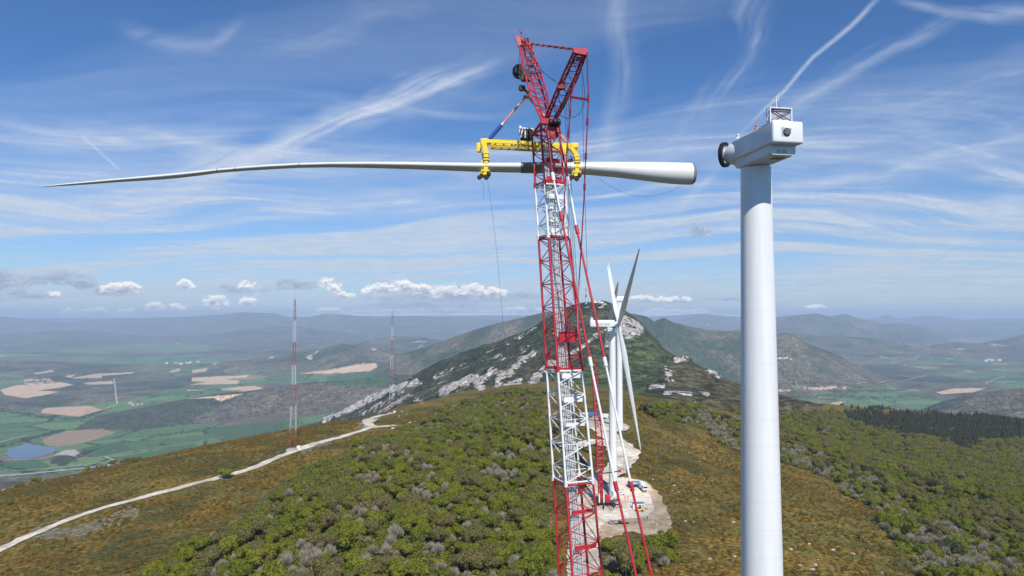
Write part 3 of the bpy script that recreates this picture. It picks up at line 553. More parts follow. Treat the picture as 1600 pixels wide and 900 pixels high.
def patch(name, pts, m, off=0.3, jit=1.0, cell=3.0):
    W_ = [hit(*p, 2000.0 if cell > 10 else 120.0) for p in pts]; out = []
    for a_, b_ in zip(W_, W_[1:] + W_[:1]):
        n = max(1, int((b_ - a_).length / 2.5))
        for k in range(n): p = a_.lerp(b_, k / n); out.append((p.x + random.uniform(-jit, jit), p.y + random.uniform(-jit, jit)))
    bm = bmesh.new(); vs = [bm.verts.new((x, y, 0)) for x, y in out]; bm.faces.new(vs); bmesh.ops.triangulate(bm, faces=bm.faces[:])
    for _ in range(4):
        L = [e for e in bm.edges if e.calc_length() > cell * 1.6]
        if not L: break
        bmesh.ops.subdivide_edges(bm, edges=L, cuts=1); bmesh.ops.triangulate(bm, faces=bm.faces[:])
    xy = np.array([(v.co.x, v.co.y) for v in bm.verts]); z = hg(xy[:, 0], xy[:, 1]) + off
    for v, zz in zip(bm.verts, z): v.co.z = zz
    me = bpy.data.meshes.new(name); bm.normal_update(); bm.to_mesh(me); bm.free()
    if me.polygons and sum(p.normal.z for p in me.polygons) < 0: me.flip_normals()
    me.materials.append(m); o = bpy.data.objects.new(name, me); COL.objects.link(o); return tag(o, kind='structure')
strip('gravel_track', [(-60, 895), (0, 861), (60, 832), (120, 808), (180, 789), (260, 768), (330, 750)], 5.5, GRAVEL)
strip('gravel_track', [(330, 750), (350, 745), (390, 734), (430, 717), (457, 707), (490, 695), (530, 684), (575, 670), (585, 667)], 6.0, GRAVEL)
strip('gravel_track', [(585, 668), (574, 662), (578, 655), (592, 651), (612, 647)], 8.0, GRAVEL, 0.5)
strip('gravel_track', [(575, 669), (600, 667), (618, 665)], 7.0, GRAVEL, 0.5)
patch('crane_pad', [(905, 775), (920, 755), (932, 744), (965, 747), (985, 748), (1003, 756), (1012, 768), (1018, 782), (1022, 796), (1016, 806), (998, 811), (970, 813), (944, 817), (937, 830), (937, 848), (938, 905), (884, 905), (890, 840), (896, 800)], GRAVEL, 0.45, 0.6)
patch('pad_verge', [(935, 812), (985, 806), (1018, 795), (1034, 800), (1044, 806), (1049, 820), (1040, 836), (1012, 838), (985, 832), (950, 842), (934, 848)], EARTH, 0.28, 1.5)
patch('pad_verge', [(985, 750), (1008, 753), (1028, 770), (1038, 788), (1047, 806), (1030, 808), (1014, 800), (1006, 775), (988, 762)], EARTH, 0.36, 1.2)
strip('gravel_road', [(938, 755), (955, 742), (972, 726), (981, 712), (976, 700), (960, 688), (945, 676), (930, 664), (920, 654), (916, 645)], 13, GRAVEL, 0.5)
strip('gravel_road', [(972, 716), (960, 700), (940, 694), (915, 694), (895, 700), (878, 692)], 12, GRAVEL, 0.75)
patch('turbine_pad', [(930, 662), (950, 655), (975, 664), (984, 668), (980, 675), (962, 677), (940, 675)], GRAVEL, 0.9, 0.6)
# valley roads
strip('valley_road', [(-20, 746), (40, 741), (110, 734), (170, 727), (230, 718), (290, 709), (340, 700), (380, 690)], 20, PALE, 1.5, 20, 0.05)
strip('valley_road', [(-20, 738), (40, 735), (110, 729), (170, 722), (185, 724)], 8, DUST, 1.6, 20, 0.05)
strip('valley_road', [(178, 591), (180, 605), (181, 618), (183, 631)], 9, PALE, 1.5, 20, 0.05)
strip('valley_road', [(150, 643), (165, 639), (183, 631)], 12, DUST, 1.7, 20)
strip('valley_road', [(120, 717), (150, 716), (163, 714), (178, 720), (186, 725), (196, 730), (200, 738), (198, 742)], 9, DUST, 1.8, 15)
strip('valley_road', [(184, 724), (198, 727), (206, 733), (207, 741)], 8, PALE, 1.9, 15)
strip('valley_road', [(10, 718.5), (35, 718.5), (60, 717.5), (80, 713), (95, 711)], 9, DUST, 1.6, 15)
strip('valley_road', [(-10, 694), (15, 687), (40, 681)], 10, DUST, 1.5, 15)
strip('valley_road', [(-10, 771), (12, 764), (30, 760), (46, 758)], 14, DUST, 1.5, 15)
strip('valley_road', [(165, 713), (230, 702), (300, 692), (350, 684)], 6, DUST, 1.5, 20)
strip('valley_road', [(1375, 570), (1400, 566), (1425, 562), (1438, 557)], 22, RIVERBED, 5, 30)
strip('valley_road', [(1340, 601), (1375, 599), (1400, 597), (1425, 592), (1448, 586)], 11, DUST, 2.5, 30)
strip('valley_road', [(1545, 601), (1541, 599), (1555, 593), (1570, 588)], 10, DUST, 2.5, 30)
patch('quarry_floor', [(84, 712), (100, 704), (118, 703), (124, 708), (116, 714), (108, 712), (96, 712)], DUST, 1.4, 2, 20)
lw = bpy.data.materials.new('lake_water'); lw.use_nodes = True; lb = lw.node_tree.nodes['Principled BSDF']; lb.inputs['Base Color'].default_value = (0.012, 0.05, 0.12, 1); lb.inputs['Roughness'].default_value = 0.12
_b = NB(lw.node_tree); _bp = _b.n('ShaderNodeBump'); _bp.inputs['Strength'].default_value = 0.25; _bp.inputs['Distance'].default_value = 0.5; _b.link(_b.noise(_b.n('ShaderNodeNewGeometry').outputs['Position'], 0.15, 4), _bp.inputs['Height']); _b.link(_bp.outputs[0], lb.inputs['Normal'])
lake = patch('lake', LAKE, lw, 2.0, 1.5, 40)
zl = LZ + 1.2
for v in lake.data.vertices: v.co.z = zl


# ------------------------------------------------------------ near turbine without rotor
def part(mb, name, m, root): return mb.build(name, MATS[m] if isinstance(m, str) else m, root)
def frame3(f, up=Vector((0, 0, 1))):
    f = Vector(f).normalized(); r = f.cross(up).normalized(); u = r.cross(f); return r, f, u
TC = P(1181, 256, 75.0)                               # top centre of the near tower
gtow = h1(P(1193, 900, 75).x, 75.0)
root = empty('wind_turbine', (TC.x, TC.y, gtow))
tag(root, 'nearest white wind turbine with tower and nacelle but no rotor yet, right of the crane', 'wind turbine', 'wind turbines on the ridge')
H_ = TC.z - gtow; prof = []
rtop, rbot = 1.62, 2.12
for i in range(26):
    t = i / 25; z = H_ * t; drop = TC.z - (gtow + z); prof.append((min(rtop + drop * 0.0118, 2.45), z))
base_in = 0.0
tw = MB(); tw.lathe((TC.x, TC.y, gtow - 0.5), (0, 0, 1), prof, 72)
tower_m = bpy.data.materials.new('tower_paint'); tower_m.use_nodes = True; b = NB(tower_m.node_tree); bs = tower_m.node_tree.nodes['Principled BSDF']
gp = b.n('ShaderNodeNewGeometry').outputs['Position']; mp = b.n('ShaderNodeMapping'); b.link(gp, mp.inputs[0]); mp.inputs['Scale'].default_value = (1, 1, 0.06)
n = b.noise(mp.outputs[0], 1.3, 5, 0.6); sp_ = b.n('ShaderNodeSeparateXYZ'); b.link(gp, sp_.inputs[0])
fr_ = b.m('FRACT', b.m('DIVIDE', sp_.outputs[2], 2.9)); line = b.m('LESS_THAN', fr_, 0.012)
k = b.m('SUBTRACT', b.ramp(n, 0.3, 0.7, 0.93, 1.03), b.m('MULTIPLY', line, 0.16))
b.link(b.mixc(1.0, (0.77, 0.77, 0.765), b.comb(k, k, k), 'MULTIPLY'), bs.inputs['Base Color']); bs.inputs['Roughness'].default_value = 0.42
MATS['tower_paint'] = tower_m
part(tw, 'tower', 'tower_paint', root)
mk = MB()     # pale square service mark on the tower below the nacelle
an = math.atan2(-TC.y, -TC.x) + 0.42
for (u, v, w_, h_) in ((0, .34, .5, .07), (0, -.34, .5, .07), (-.22, 0, .07, .75), (.16, .22, .07, .3)):
    r_ = rtop + 0.055; a_ = an + u / r_; c_ = Vector((TC.x + math.cos(a_) * r_, TC.y + math.sin(a_) * r_, TC.z - 2.75 + v))
    mk.box(c_, (w_, 0.03, h_), Matrix.Rotation(a_ + math.pi / 2, 3, 'Z'))
part(mk, 'service_mark', 'crane_white', root)
# nacelle: axis runs from the rear (towards the camera, right) to the rotor flange (away, left)
RL = P(1207.5, 187, 67.8); FL = P(1142, 221, 76.2); FL.z = RL.z
fwd = (FL - RL); Lw = fwd.length; r, f, u = frame3(fwd)          # r points to the nacelle's right seen from behind
WN = 3.42; HU = 2.28; HT = 3.25
M3 = Matrix((r, f, u)).transposed()
def N(a_, b_, c_): return RL + r * a_ + f * b_ + u * c_
def rbox(a0, a1, b0, b1, c0, c1, bev=0.0):
    mb = MB(); mb.box(N((a0 + a1) / 2, (b0 + b1) / 2, (c0 + c1) / 2), (a1 - a0, b1 - b0, c1 - c0), M3, bev); return mb
nac = rbox(0, WN, 0, Lw, -HU, 0, 0.26)
nac_o = part(nac, 'nacelle', 'turbine_white', root)
bel = MB(); secs = []
for b_, c_, ins in ((1.05, -HU - 0.95, 0.30), (1.2, -HT + .12, .28), (1.6, -HT - 0.02, 0.3), (Lw - 1.2, -HT - 0.02, 0.3), (Lw - 0.3, -HT + .1, 0.35), (Lw + 0.45, -HT + .55, .55), (Lw + 0.5, -HU - .1, 0.6)):
    secs.append([N(ins, b_, -HU + .3), N(ins, b_, c_ + .18), N(ins + .2, b_, c_), N(WN - ins - .2, b_, c_), N(WN - ins, b_, c_ + .18), N(WN - ins, b_, -HU + .3)])
bel.loft(secs, smooth=False); part(bel, 'belly', 'turbine_white', root)
hat = rbox(1.3, 2.5, 1.9, 2.9, -HT - 0.06, -HT - 0.02); part(hat, 'floor_hatch', 'underside', nac_o) if False else part(hat, 'floor_hatch', 'underside', root)
lv = MB()
for a0 in (0.95, 1.62):
    for kz in range(3): lv.box(N(a0 + .25, 1.035, -HU - 0.48 - .13 * kz), (0.5, 0.04, 0.07), M3)
part(lv, 'belly_vent', 'mesh_grey', root)
seam = MB(); seam.box(N(-0.004, Lw * 0.80, -HU / 2), (0.02, 0.05, HU * 0.94), M3).box(N(-0.004, Lw / 2, -HU + .1), (0.03, Lw * .96, .05), M3); part(seam, 'panel_seam', 'crane_white', root)
vt = MB(); pts = [(0.92, -0.70), (2.12, -0.78), (1.72, -1.62), (0.94, -1.62)]
vt.add([N(a_, -0.02, c_) for a_, c_ in pts] + [N(a_, 0.05, c_) for a_, c_ in pts], [(0, 1, 2, 3), (0, 4, 5, 1), (1, 5, 6, 2), (2, 6, 7, 3), (3, 7, 4, 0)]); vto = part(vt, 'rear_vent', 'mesh_grey', root)
fan = MB(); fc = N(1.50, -0.05, -1.18); ring = []
fan.lathe(fc, -f, [(0.40, 0.0), (0.40, 0.05), (0.36, 0.06), (0.0, 0.03)], 28); fo = part(fan, 'fan', 'black', root)
fb = MB()
for i in range(6):
    a_ = i * math.pi / 3 + .3; d = r * math.cos(a_) + u * math.sin(a_); fb.bar(fc - f * .09 + d * .08, fc - f * .09 + d * .33, .05, .02, f)
part(fb, 'fan_blade', 'mesh_grey', root)
ck = MB()        # radiator on the roof: frame with grey panels and an X brace
A0, A1, C0, C1 = 0.05, 2.42, 0.02, 1.42
for b_ in (0.55, 1.15):
    for a_ in (A0, A1): ck.bar(N(a_, b_, C0 - .1), N(a_, b_, C1), .11, .11, f)
    for c_ in (C0 + .1, C1): ck.bar(N(A0 - .05, b_, c_), N(A1 + .05, b_, c_), .11, .11, f)
    for c_ in (C0 + .14, C1 - .12): pass
for a_ in (A0, A1):
    for c_ in (C0 + .1, C1): ck.bar(N(a_, .55, c_), N(a_, 1.15, c_), .08, .08)
ck.bar(N(A0 - .3, 1.1, .0), N(A0, .6, C1 * .6), .07, .07, f); part(ck, 'radiator_frame', 'turbine_white', root)
pn = rbox(A0 + .1, A1 - .1, 0.66, 1.04, C0 + .12, C1 - .09); part(pn, 'radiator', 'mesh_grey', root)
xb = MB(); xb.bar(N(A0 + .1, .50, C1 - .2), N(A1 - .1, .50, .12), .05, .09, f).bar(N(A0 + .1, .46, .12), N(A1 - .1, .46, C1 - .2), .05, .09, f).bar(N(A0 + .1, .48, C1 - .16), N(A1 - .1, .48, C1 - .16), .05, .1, f); part(xb, 'cross_brace', 'black', root)
sm = MB(); sm.tube(N(0.9, .8, C1), N(0.9, .8, C1 + 1.15), .055).tube(N(0.9, .8, C1 + .85), N(1.15, .8, C1 + .9), .03).tube(N(1.12, .8, C1 + .9), N(1.12, .8, C1 + 1.55), .03).ball(N(.9, .8, C1 + 1.2), .1, 8); part(sm, 'wind_sensor', 'crane_white', root)
bc = MB(); bc.ball(N(1.3, .8, C1 + .12), (.14, .14, .14), 8); part(bc, 'beacon', 'black', root)
# rotor flange: dark ring on a short neck with pale struts
hc = N(WN / 2 - .5, Lw, -HU / 2 - .25)
fx = Vector((math.sin(R(-48)), math.cos(R(-48)), .05)).normalized(); rx_, fx, ux = frame3(fx); hc = P(1133.5, 241.8, 77.2)
nk = MB(); nk.lathe(hc - fx * 1.6, fx, [(1.2, -1.2), (1.2, .9), (.85, 1.2), (0.8, 1.55)], 32); part(nk, 'neck', 'turbine_white', root)
rg = MB()
ro, ri = 1.42, 1.08; z0, z1 = -.15, .25
rg.loft([[hc + fx * h + (rx_ * math.cos(2 * math.pi * i / 48) + ux * math.sin(2 * math.pi * i / 48)) * q for i in range(48)] for q, h in ((ri, z0), (ro, z0 + .04), (ro, z1), (ri, z1), (ri, z0))], False, False); part(rg, 'rotor_flange', 'black', root)
st_ = MB()
for i in range(5):
    a_ = i * 2 * math.pi / 5 + .2; d = rx_ * math.cos(a_) + ux * math.sin(a_); st_.bar(hc - fx * .02 + d * .1, hc - fx * .02 + d * ri * 1.02, .4, .1, fx)
part(st_, 'flange_strut', 'mesh_grey', root)

# people on the nacelle roof
def person(pos, face, label, top, h=1.75, pose=None, legs='cloth_navy', helmet='crane_white'):
    "one skinned body; clothing follows it as thin shells"
    ro_ = empty('person', pos, face); tag(ro_, label, 'person', 'workers on site')
    J = {'pel': (0, 0, .95), 'che': (0, 0.02, 1.30), 'nek': (0, 0.02, 1.48), 'hed': (0, .04, 1.60), 'crn': (0, .04, 1.72)}
    arms = pose or [((.20, 0, 1.42), (.27, .06, 1.14), (.26, .22, .92)), ((-.20, 0, 1.42), (-.27, .06, 1.14), (-.26, .22, .92))]
    V = [J['pel'], J['che'], J['nek'], J['hed'], J['crn']]; E = [(0, 1), (1, 2), (2, 3), (3, 4)]; RD_ = [.15, .165, .06, .10, .07]
    for s_, a_ in ((1, arms[0]), (-1, arms[1])):
        b0 = len(V); V += list(a_); E += [(1, b0), (b0, b0 + 1), (b0 + 1, b0 + 2)]; RD_ += [.062, .05, .038]
        hand = Vector(a_[2]); d = (Vector(a_[2]) - Vector(a_[1])).normalized()
        hb = len(V); V.append(tuple(hand + d * .08)); E.append((b0 + 2, hb)); RD_.append(.035)
        for kf in range(4):
            q0 = len(V); off = Vector(((kf - 1.5) * .02, 0, 0)); V += [tuple(hand + d * .12 + off), tuple(hand + d * (.16 + .01 * (kf in (1, 2))) + off)]; E += [(hb, q0), (q0, q0 + 1)]; RD_ += [.010, .008]
        q0 = len(V); V.append(tuple(hand + d * .08 + Vector((-s_ * .045, .02, 0)))); E.append((b0 + 2, q0)); RD_.append(.010)
        lb = len(V); V += [(s_ * .10, 0, .86), (s_ * .12, .03, .47), (s_ * .13, 0, .08), (s_ * .13, .16, .03)]; E += [(0, lb), (lb, lb + 1), (lb + 1, lb + 2), (lb + 2, lb + 3)]; RD_ += [.09, .065, .045, .045]
    me = bpy.data.meshes.new('body'); me.from_pydata(V, E, []); bo = bpy.data.objects.new('body', me); COL.objects.link(bo)
    bo.modifiers.new('skin', 'SKIN'); 
    sv = me.skin_vertices[0].data if me.skin_vertices else None
    if sv is None:
        bm = bmesh.new(); bm.from_mesh(me); bm.verts.layers.skin.verify(); bm.to_mesh(me); bm.free(); sv = me.skin_vertices[0].data
    for i, q_ in enumerate(RD_): sv[i].radius = (q_, q_)
    sv[0].use_root = True; bo.modifiers.new('sub', 'SUBSURF').levels = 1; bo.modifiers['sub'].render_levels = 1
    dg = bpy.context.evaluated_depsgraph_get(); ev = bo.evaluated_get(dg); m2 = bpy.data.meshes.new_from_object(ev); bpy.data.objects.remove(bo)
    m2.materials.clear()
    for nm in ('skin', top, legs): m2.materials.append(MATS[nm])
    for p_ in m2.polygons:
        c_ = p_.center; a_ = abs(c_.x); p_.use_smooth = True
        p_.material_index = 0 if c_.z > 1.50 or (a_ > .2 and c_.z < 1.0 and c_.z > .6) else (1 if c_.z > .93 or a_ > .19 and c_.z > .6 else 2)
    bo = bpy.data.objects.new('body', m2); COL.objects.link(bo); bo.parent = ro_
    hm = MB(); hm.ball((0, .03, 1.70), (.135, .155, .12), 14).lathe((0, .05, 1.665), (0, 0, 1), [(.16, 0), (.165, .02), (.13, .03)], 16); o_ = hm.build('helmet', MATS[helmet]); o_.parent = ro_
    fc_ = MB(); fc_.ball((0, .145, 1.60), (.018, .022, .025), 6); o_ = fc_.build('nose', MATS['skin']); o_.parent = ro_
    
    for s_ in (-1, 1): o_ = MB().ball((s_ * .035, .13, 1.63), .012, 6).build('eye', MATS['black']); o_.parent = ro_; o_ = MB().ball((s_ * .098, .03, 1.60), (.015, .03, .035), 6).build('ear', MATS['skin']); o_.parent = ro_
    o_ = MB().box((0, .135, 1.555), (.05, .01, .008)).build('mouth', MATS['crane_dark_red']); o_.parent = ro_
    return ro_
p1 = N(.55, Lw * .48, -1.15)
person(p1, 2.2, 'worker in orange jacket and helmet showing above the roof of the nearest nacelle', 'cloth_orange', helmet='orange')
p2 = N(.45, Lw * .90, -1.2)
person(p2, 0.6, 'worker in white clothes and helmet at the front end of the nearest nacelle roof', 'cloth_white')
p2b = N(.75, Lw * .97, -1.25)
person(p2b, 2.6, 'worker in dark clothes leaning next to the one in white on the nacelle', 'cloth_navy')

# ------------------------------------------------------------ hanging blade
DB = 80.0
prof = [  # photo x, top y, bottom y
    (61, 292.2, 292.9), (75, 290.2, 292.0), (100, 287.2, 290.6), (140, 283.4, 288.0), (180, 279.6, 285.0), (220, 276.0, 282.6), (255, 272.9, 280.4), (285, 270.2, 277.6), (310, 267.6, 274.6), (342, 264.0, 270.2), (380, 260.6, 267.2), (420, 257.6, 264.8),
    (470, 255.0, 262.2), (520, 253.6, 261.6), (580, 253.2, 262.6), (640, 253.6, 264.4), (690, 254.4, 266.2), (740, 255.0, 268.4), (790, 255.2, 269.6), (840, 254.8, 270.4), (880, 254.2, 271.2), (920, 253.6, 273.4), (960, 253.2, 277.0), (1000, 253.2, 281.6), (1030, 253.4, 285.2), (1050, 253.8, 287.2), (1066, 254.2, 288.2), (1080, 254.8, 288.6)]
hub = P(1080, 271.5, DB); broot = empty('rotor_blade', P(826, 262, DB))
tag(broot, 'long white rotor blade held level by the yellow lifting yoke', 'rotor blade')
bl = MB(); rings = []
for i, (x_, a_, c_) in enumerate(prof):
    t = i / (len(prof) - 1); top = P(x_, a_, DB); bot = P(x_, c_, DB); cen = (top + bot) / 2; h = (top.z - bot.z) / 2
    round_ = sstep(760, 1060, np.array(float(x_)))  # airfoil outboard, round at the root
    dep = h * (2.6 * (1 - round_) + 1.0 * round_) if x_ < 1000 else h * (1.0 + .6 * (1 - round_)); ring = []
    for k in range(28):
        an = 2 * math.pi * k / 28; ex = math.cos(an) * dep; ez = math.sin(an) * h
        sharp = (1 - round_) * 0.55 * max(0, math.cos(an)); ez *= (1 - sharp)
        ring.append(cen + Vector((0, ex, ez)))
    rings.append(ring)
bl.loft(rings); bshell = part(bl, 'blade_shell', 'blade_white', broot)
cp_ = MB(); hr = (P(1080, 254.8, DB).z - P(1080, 288.6, DB).z) / 2
cp_.lathe(P(1080, 271.7, DB), (1, 0, 0), [(hr * .985, 0.0), (hr * .97, .18), (hr * .78, .42), (hr * .4, .55), (0.0, .58)], 28); part(cp_, 'root_cover', 'blade_grey', broot)
gw = MB(); rr_ = []
for x_ in (814, 822, 832, 842, 852, 862, 872, 878):
    a_ = np.interp(x_, [q[0] for q in prof], [q[1] for q in prof]); c_ = np.interp(x_, [q[0] for q in prof], [q[2] for q in prof]); top = P(x_, a_, DB); bot = P(x_, c_, DB); cen = (top + bot) / 2; h = (top.z - bot.z) / 2 + .045
    rnd = float(sstep(760, 1060, np.array(float(x_)))); dep = h * (2.6 * (1 - rnd) + rnd) + .04
    rr_.append([cen + Vector((0, math.cos(2 * math.pi * k / 28) * dep, math.sin(2 * math.pi * k / 28) * h * (1 - (1 - rnd) * .55 * max(0, math.cos(2 * math.pi * k / 28))))) for k in range(28)])
gw.loft(rr_, True, False); part(gw, 'grip_wrap', 'blade_grey', broot)
for x_ in (342, 370, 470):
    a_ = np.interp(x_, [q[0] for q in prof], [q[1] for q in prof]); c_ = np.interp(x_, [q[0] for q in prof], [q[2] for q in prof]); top = P(x_, a_, DB); bot = P(x_, c_, DB); cen = (top + bot) / 2; h = (top.z - bot.z) / 2 + .03
    mk = MB(); mk.loft([[cen + Vector((dx_, math.cos(2 * math.pi * k / 20) * h * 2.65, math.sin(2 * math.pi * k / 20) * h * (1 - .55 * max(0, math.cos(2 * math.pi * k / 20))))) for k in range(20)] for dx_ in (-.03, .03)], True, False); part(mk, 'blade_joint', 'blade_grey', broot)

# ------------------------------------------------------------ lifting yoke
yr = empty('lifting_yoke', P(827, 226, DB)); tag(yr, 'yellow steel lifting yoke with two curved claw arms gripping the blade', 'lifting yoke')
dy = Vector((0, 1, 0))
bm_ = MB()
for s_ in (-.5, .5): bm_.bar(P(752, 221.5, DB) + dy * s_, P(903, 229.0, DB) + dy * s_, .22, .40)
for i in range(12):
    x_ = 757 + i * 12.8; y_ = 221.5 + (x_ - 752) * .05; bm_.bar(P(x_, y_, DB) - dy * .5, P(x_ + 6, y_, DB) + dy * .5, .15, .2)
part(bm_, 'top_beam', 'yellow', yr)
lo = MB()
for s_ in (-.5, .5):
    lo.bar(P(766, 230.3, DB) + dy * s_, P(884, 236.5, DB) + dy * s_, .18, .18)
    for i in range(11):
        x_ = 770 + i * 10.6; y0 = 226.5 + (x_ - 766) * .05; lo.bar(P(x_, y0, DB) + dy * s_, P(x_ + 6, y0 + 4.6, DB) + dy * s_, .15, .12)
part(lo, 'lower_truss', 'yellow_dark', yr)
for i, (x_, y_) in enumerate(((757, 222), (897, 229))):
    kn = MB(); kn.box(P(x_, y_, DB), (.85, 1.4, .58), None, .08); part(kn, 'knuckle', 'yellow', yr)
armL = [(756, 224), (757.5, 230), (759.5, 238), (760, 248), (759.5, 258), (759, 266), (757.5, 274)]
armR = [(890, 231), (896, 236), (900.5, 243), (902, 252), (902, 260), (901, 268), (899, 276)]
for pts in (armL, armR):
    am = MB(); rings = []
    for (x_, y_), w_ in zip(pts, (.32, .28, .26, .25, .24, .23, .18)):
        c_ = P(x_, y_, DB - .9); rings.append([c_ + Vector((sx * w_, sy * .42, sz)) for sx, sy, sz in ((-1, -1, 0), (1, -1, 0), (1, 1, 0), (-1, 1, 0))])
    am.loft(rings, False)
    for (x_, y_) in pts[2:6]: am.box(P(x_, y_ + 2, DB - .9), (.70, .95, .14))
    ao = part(am, 'claw_arm', 'yellow', yr)
    sgn = -1 if x_ < 800 else 1
    bn = MB(); cx_ = pts[3][0]; bn.box(P(cx_, pts[3][1] - .5, DB - .9), (.66, .9, .1)).box(P(cx_, pts[3][1] + 3.5, DB - .9), (.66, .9, .12)); part(bn, 'band', 'black', yr)
    bk = MB(); bk.box(P(cx_ - 4, pts[4][1] + 2, DB - .7), (.55, .7, 1.3)).box(P(cx_ + 3.5, pts[4][1] + 4, DB - .7), (.35, .6, .8)); part(bk, 'clamp_bracket', 'yellow', yr)
    pad = MB(); bx, by_ = pts[-1]
    pad.box(P(bx, by_ - 1.5, DB), (1.1, 2.4, .35)); part(pad, 'claw_foot', 'yellow_dark', yr)
    for ddx, ddy, rr in ((-8.5, 3.2, .26), (2.2, 3.5, .26), (6.5, -2, .24)):
        wh = MB(); c_ = P(bx + ddx, by_ + ddy, DB - 1.1); wh.lathe(c_ - dy * .15, (0, 1, 0), [(rr * .7, 0), (rr, .04), (rr, .28), (rr * .7, .32)], 16); part(wh, 'roller', 'rubber', yr)
    cy_ = MB(); cy_.tube(P(pts[1][0] - 4 , pts[2][1], DB - .6), P(pts[4][0] - 4.5, pts[4][1] - 2, DB - .6), .10, 8); part(cy_, 'ram', 'crane_white', yr)
bx_ = MB(); bx_.box(P(748.5, 231, DB), (.55, .9, 1.05), None, .06); part(bx_, 'end_box', 'yellow', yr)
wn_ = MB(); c_ = P(891, 252.5, DB - .5); wn_.lathe(c_ - dy * .2, (0, 1, 0), [(.32, 0), (.34, .1), (.34, .4), (.3, .45)], 16); part(wn_, 'hose_reel', 'black', yr)
hg_ = MB(); hg_.box(P(881.5, 236, DB - .4), (.6, .8, .95), None, .05); part(hg_, 'drop_bracket', 'yellow', yr)
gn = MB(); gn.box(P(823, 211.5, DB), (1.5, 1.5, 1.2), None, .05); part(gn, 'generator', 'black', yr)
gf = MB()
for x0, y0, x1, y1 in ((813.5, 218, 817, 203), (817, 203, 833.5, 204.5), (833.5, 204.5, 832, 213), (820.5, 218, 820.5, 204.5), (812.5, 199.5, 812, 206), (812, 206, 810, 208)):
    for s_ in (-.8, .8): gf.bar(P(x0, y0, DB) + dy * s_, P(x1, y1, DB) + dy * s_, .14, .14, dy)
gf.box(P(813.5, 200.8, DB), (.45, .5, .4), None, .05); part(gf, 'generator_frame', 'crane_white', yr)
# slings and hook
HK = P(823.5, 149, DB)
def sling(p, q, label, blue=True):
    mid = p.lerp(q, .63); s_ = empty('lifting_sling', q); tag(s_, label, 'sling', 'slings between hook and yoke')
    a = MB().tube(p, p.lerp(q, .06), .12).tube(p.lerp(q, .06), mid, .13, 8); part(a, 'sling_webbing', 'sling_orange', s_)
    a = MB().tube(mid, p.lerp(q, .68), .16, 8); part(a, 'shackle', 'crane_white', s_)
    if blue: a = MB().tube(p.lerp(q, .68), p.lerp(q, .98), .24, 10).tube(p.lerp(q, .97), q, .1); part(a, 'sleeve', 'sling_blue', s_)
    else: a = MB().tube(p.lerp(q, .68), q, .15, 8); part(a, 'sling_end', 'sling_orange', s_)
sling(HK, P(764.5, 217.5, DB), 'left lifting sling, orange above and blue sleeve below, running to the yoke')
sling(HK, P(886, 223.5, DB), 'right lifting sling, pale orange, half hidden behind the red boom', False)
hb = empty('hook_block', P(814, 112, DB - .5)); tag(hb, 'black hook block with round sheave and orange hook hanging beside the crane jib', 'hook block')
a = MB(); a.lathe(P(811, 112, DB - .5) - dy * .5, (0, 1, 0), [(.42, 0), (.78, .12), (.78, .88), (.42, 1.0)], 24); part(a, 'sheave', 'black', hb)
a = MB(); a.add([*[P(x_, y_, DB - .95) for x_, y_ in ((806, 100), (820, 103), (824, 128), (815, 128), (809, 118))], *[P(x_, y_, DB + .1) for x_, y_ in ((806, 100), (820, 103), (824, 128), (815, 128), (809, 118))]], [(0, 1, 2, 3, 4), (9, 8, 7, 6, 5), (0, 5, 6, 1), (1, 6, 7, 2), (2, 7, 8, 3), (3, 8, 9, 4), (4, 9, 5, 0)]); part(a, 'block_cheek', 'black', hb)
a = MB(); a.lathe(P(814.5, 138, DB - .3) - dy * .3, (0, 1, 0), [(.28, 0), (.34, .1), (.34, .5), (.28, .6)], 16); part(a, 'swivel', 'black', hb)
a = MB(); hp_ = [P(818, 134, DB), P(820, 141, DB), P(825.5, 145, DB), P(826, 150, DB), P(822.5, 153, DB), P(818.5, 150, DB)]; a.path(hp_, .18, 8); part(a, 'hook', 'orange', hb)

# ------------------------------------------------------------ main crane
cr = empty('lattice_crane', (0, 0, 0))
def Q(x_, y_, D): return P(x_, y_, D)
y0, y1 = 300.0, 892.0; DN0, DN1 = 73.0, 67.5
def corner(which, y_):
    t = (y_ - y0) / (y1 - y0); D = DN0 + (DN1 - DN0) * t; w = 2.35 + .6 * t
    if which == 'N': return P(852 + 42 * t, y_, D)
    if which == 'L': return P(837 + 37 * t, y_, D + w * .90)
    if which == 'R': return P(883 + 57 * t, y_, D + w * .42)
CZ = lambda y_: corner('N', y_).z
def chords(z):
    "the four chord points of the boom at height z"
    ya, yb = 190.0, 1900.0
    out = []
    ref = {k: (corner(k, 300.0), corner(k, 892.0)) for k in 'NLR'}
    for k in 'NLR':
        a_, b_ = ref[k]; t = (z - a_.z) / (b_.z - a_.z); out.append(a_.lerp(b_, t) if t <= 1 else a_.lerp(b_, t))
    n_, l_, r_ = out
    if z < 50:      # the legs stay parallel further down
        n6, r6, b6, l6 = chords(50.0); l_ = n_ + (l6 - n6); r_ = n_ + (r6 - n6)
    return [n_, r_, r_ + (l_ - n_), l_]
def lattice(A, B, n, rc, rb, diag=None, mb=None, xface=()):
    mb = mb or MB(); k_ = len(A)
    for a_, b_ in zip(A, B): mb.tube(a_, b_, rc, 8)
    for i in range(n):
        t0, t1 = i / n, (i + 1) / n
        p0 = [a_.lerp(b_, t0) for a_, b_ in zip(A, B)]; p1 = [a_.lerp(b_, t1) for a_, b_ in zip(A, B)]
        for j in range(k_):
            j2 = (j + 1) % k_
            if (i + j) % 2: mb.tube(p0[j], p1[j2], rb, 5)
            else: mb.tube(p0[j2], p1[j], rb, 5)
            if i and i % 2 == 0: mb.tube(p0[j], p0[j2], rb * .8, 5)
    return mb
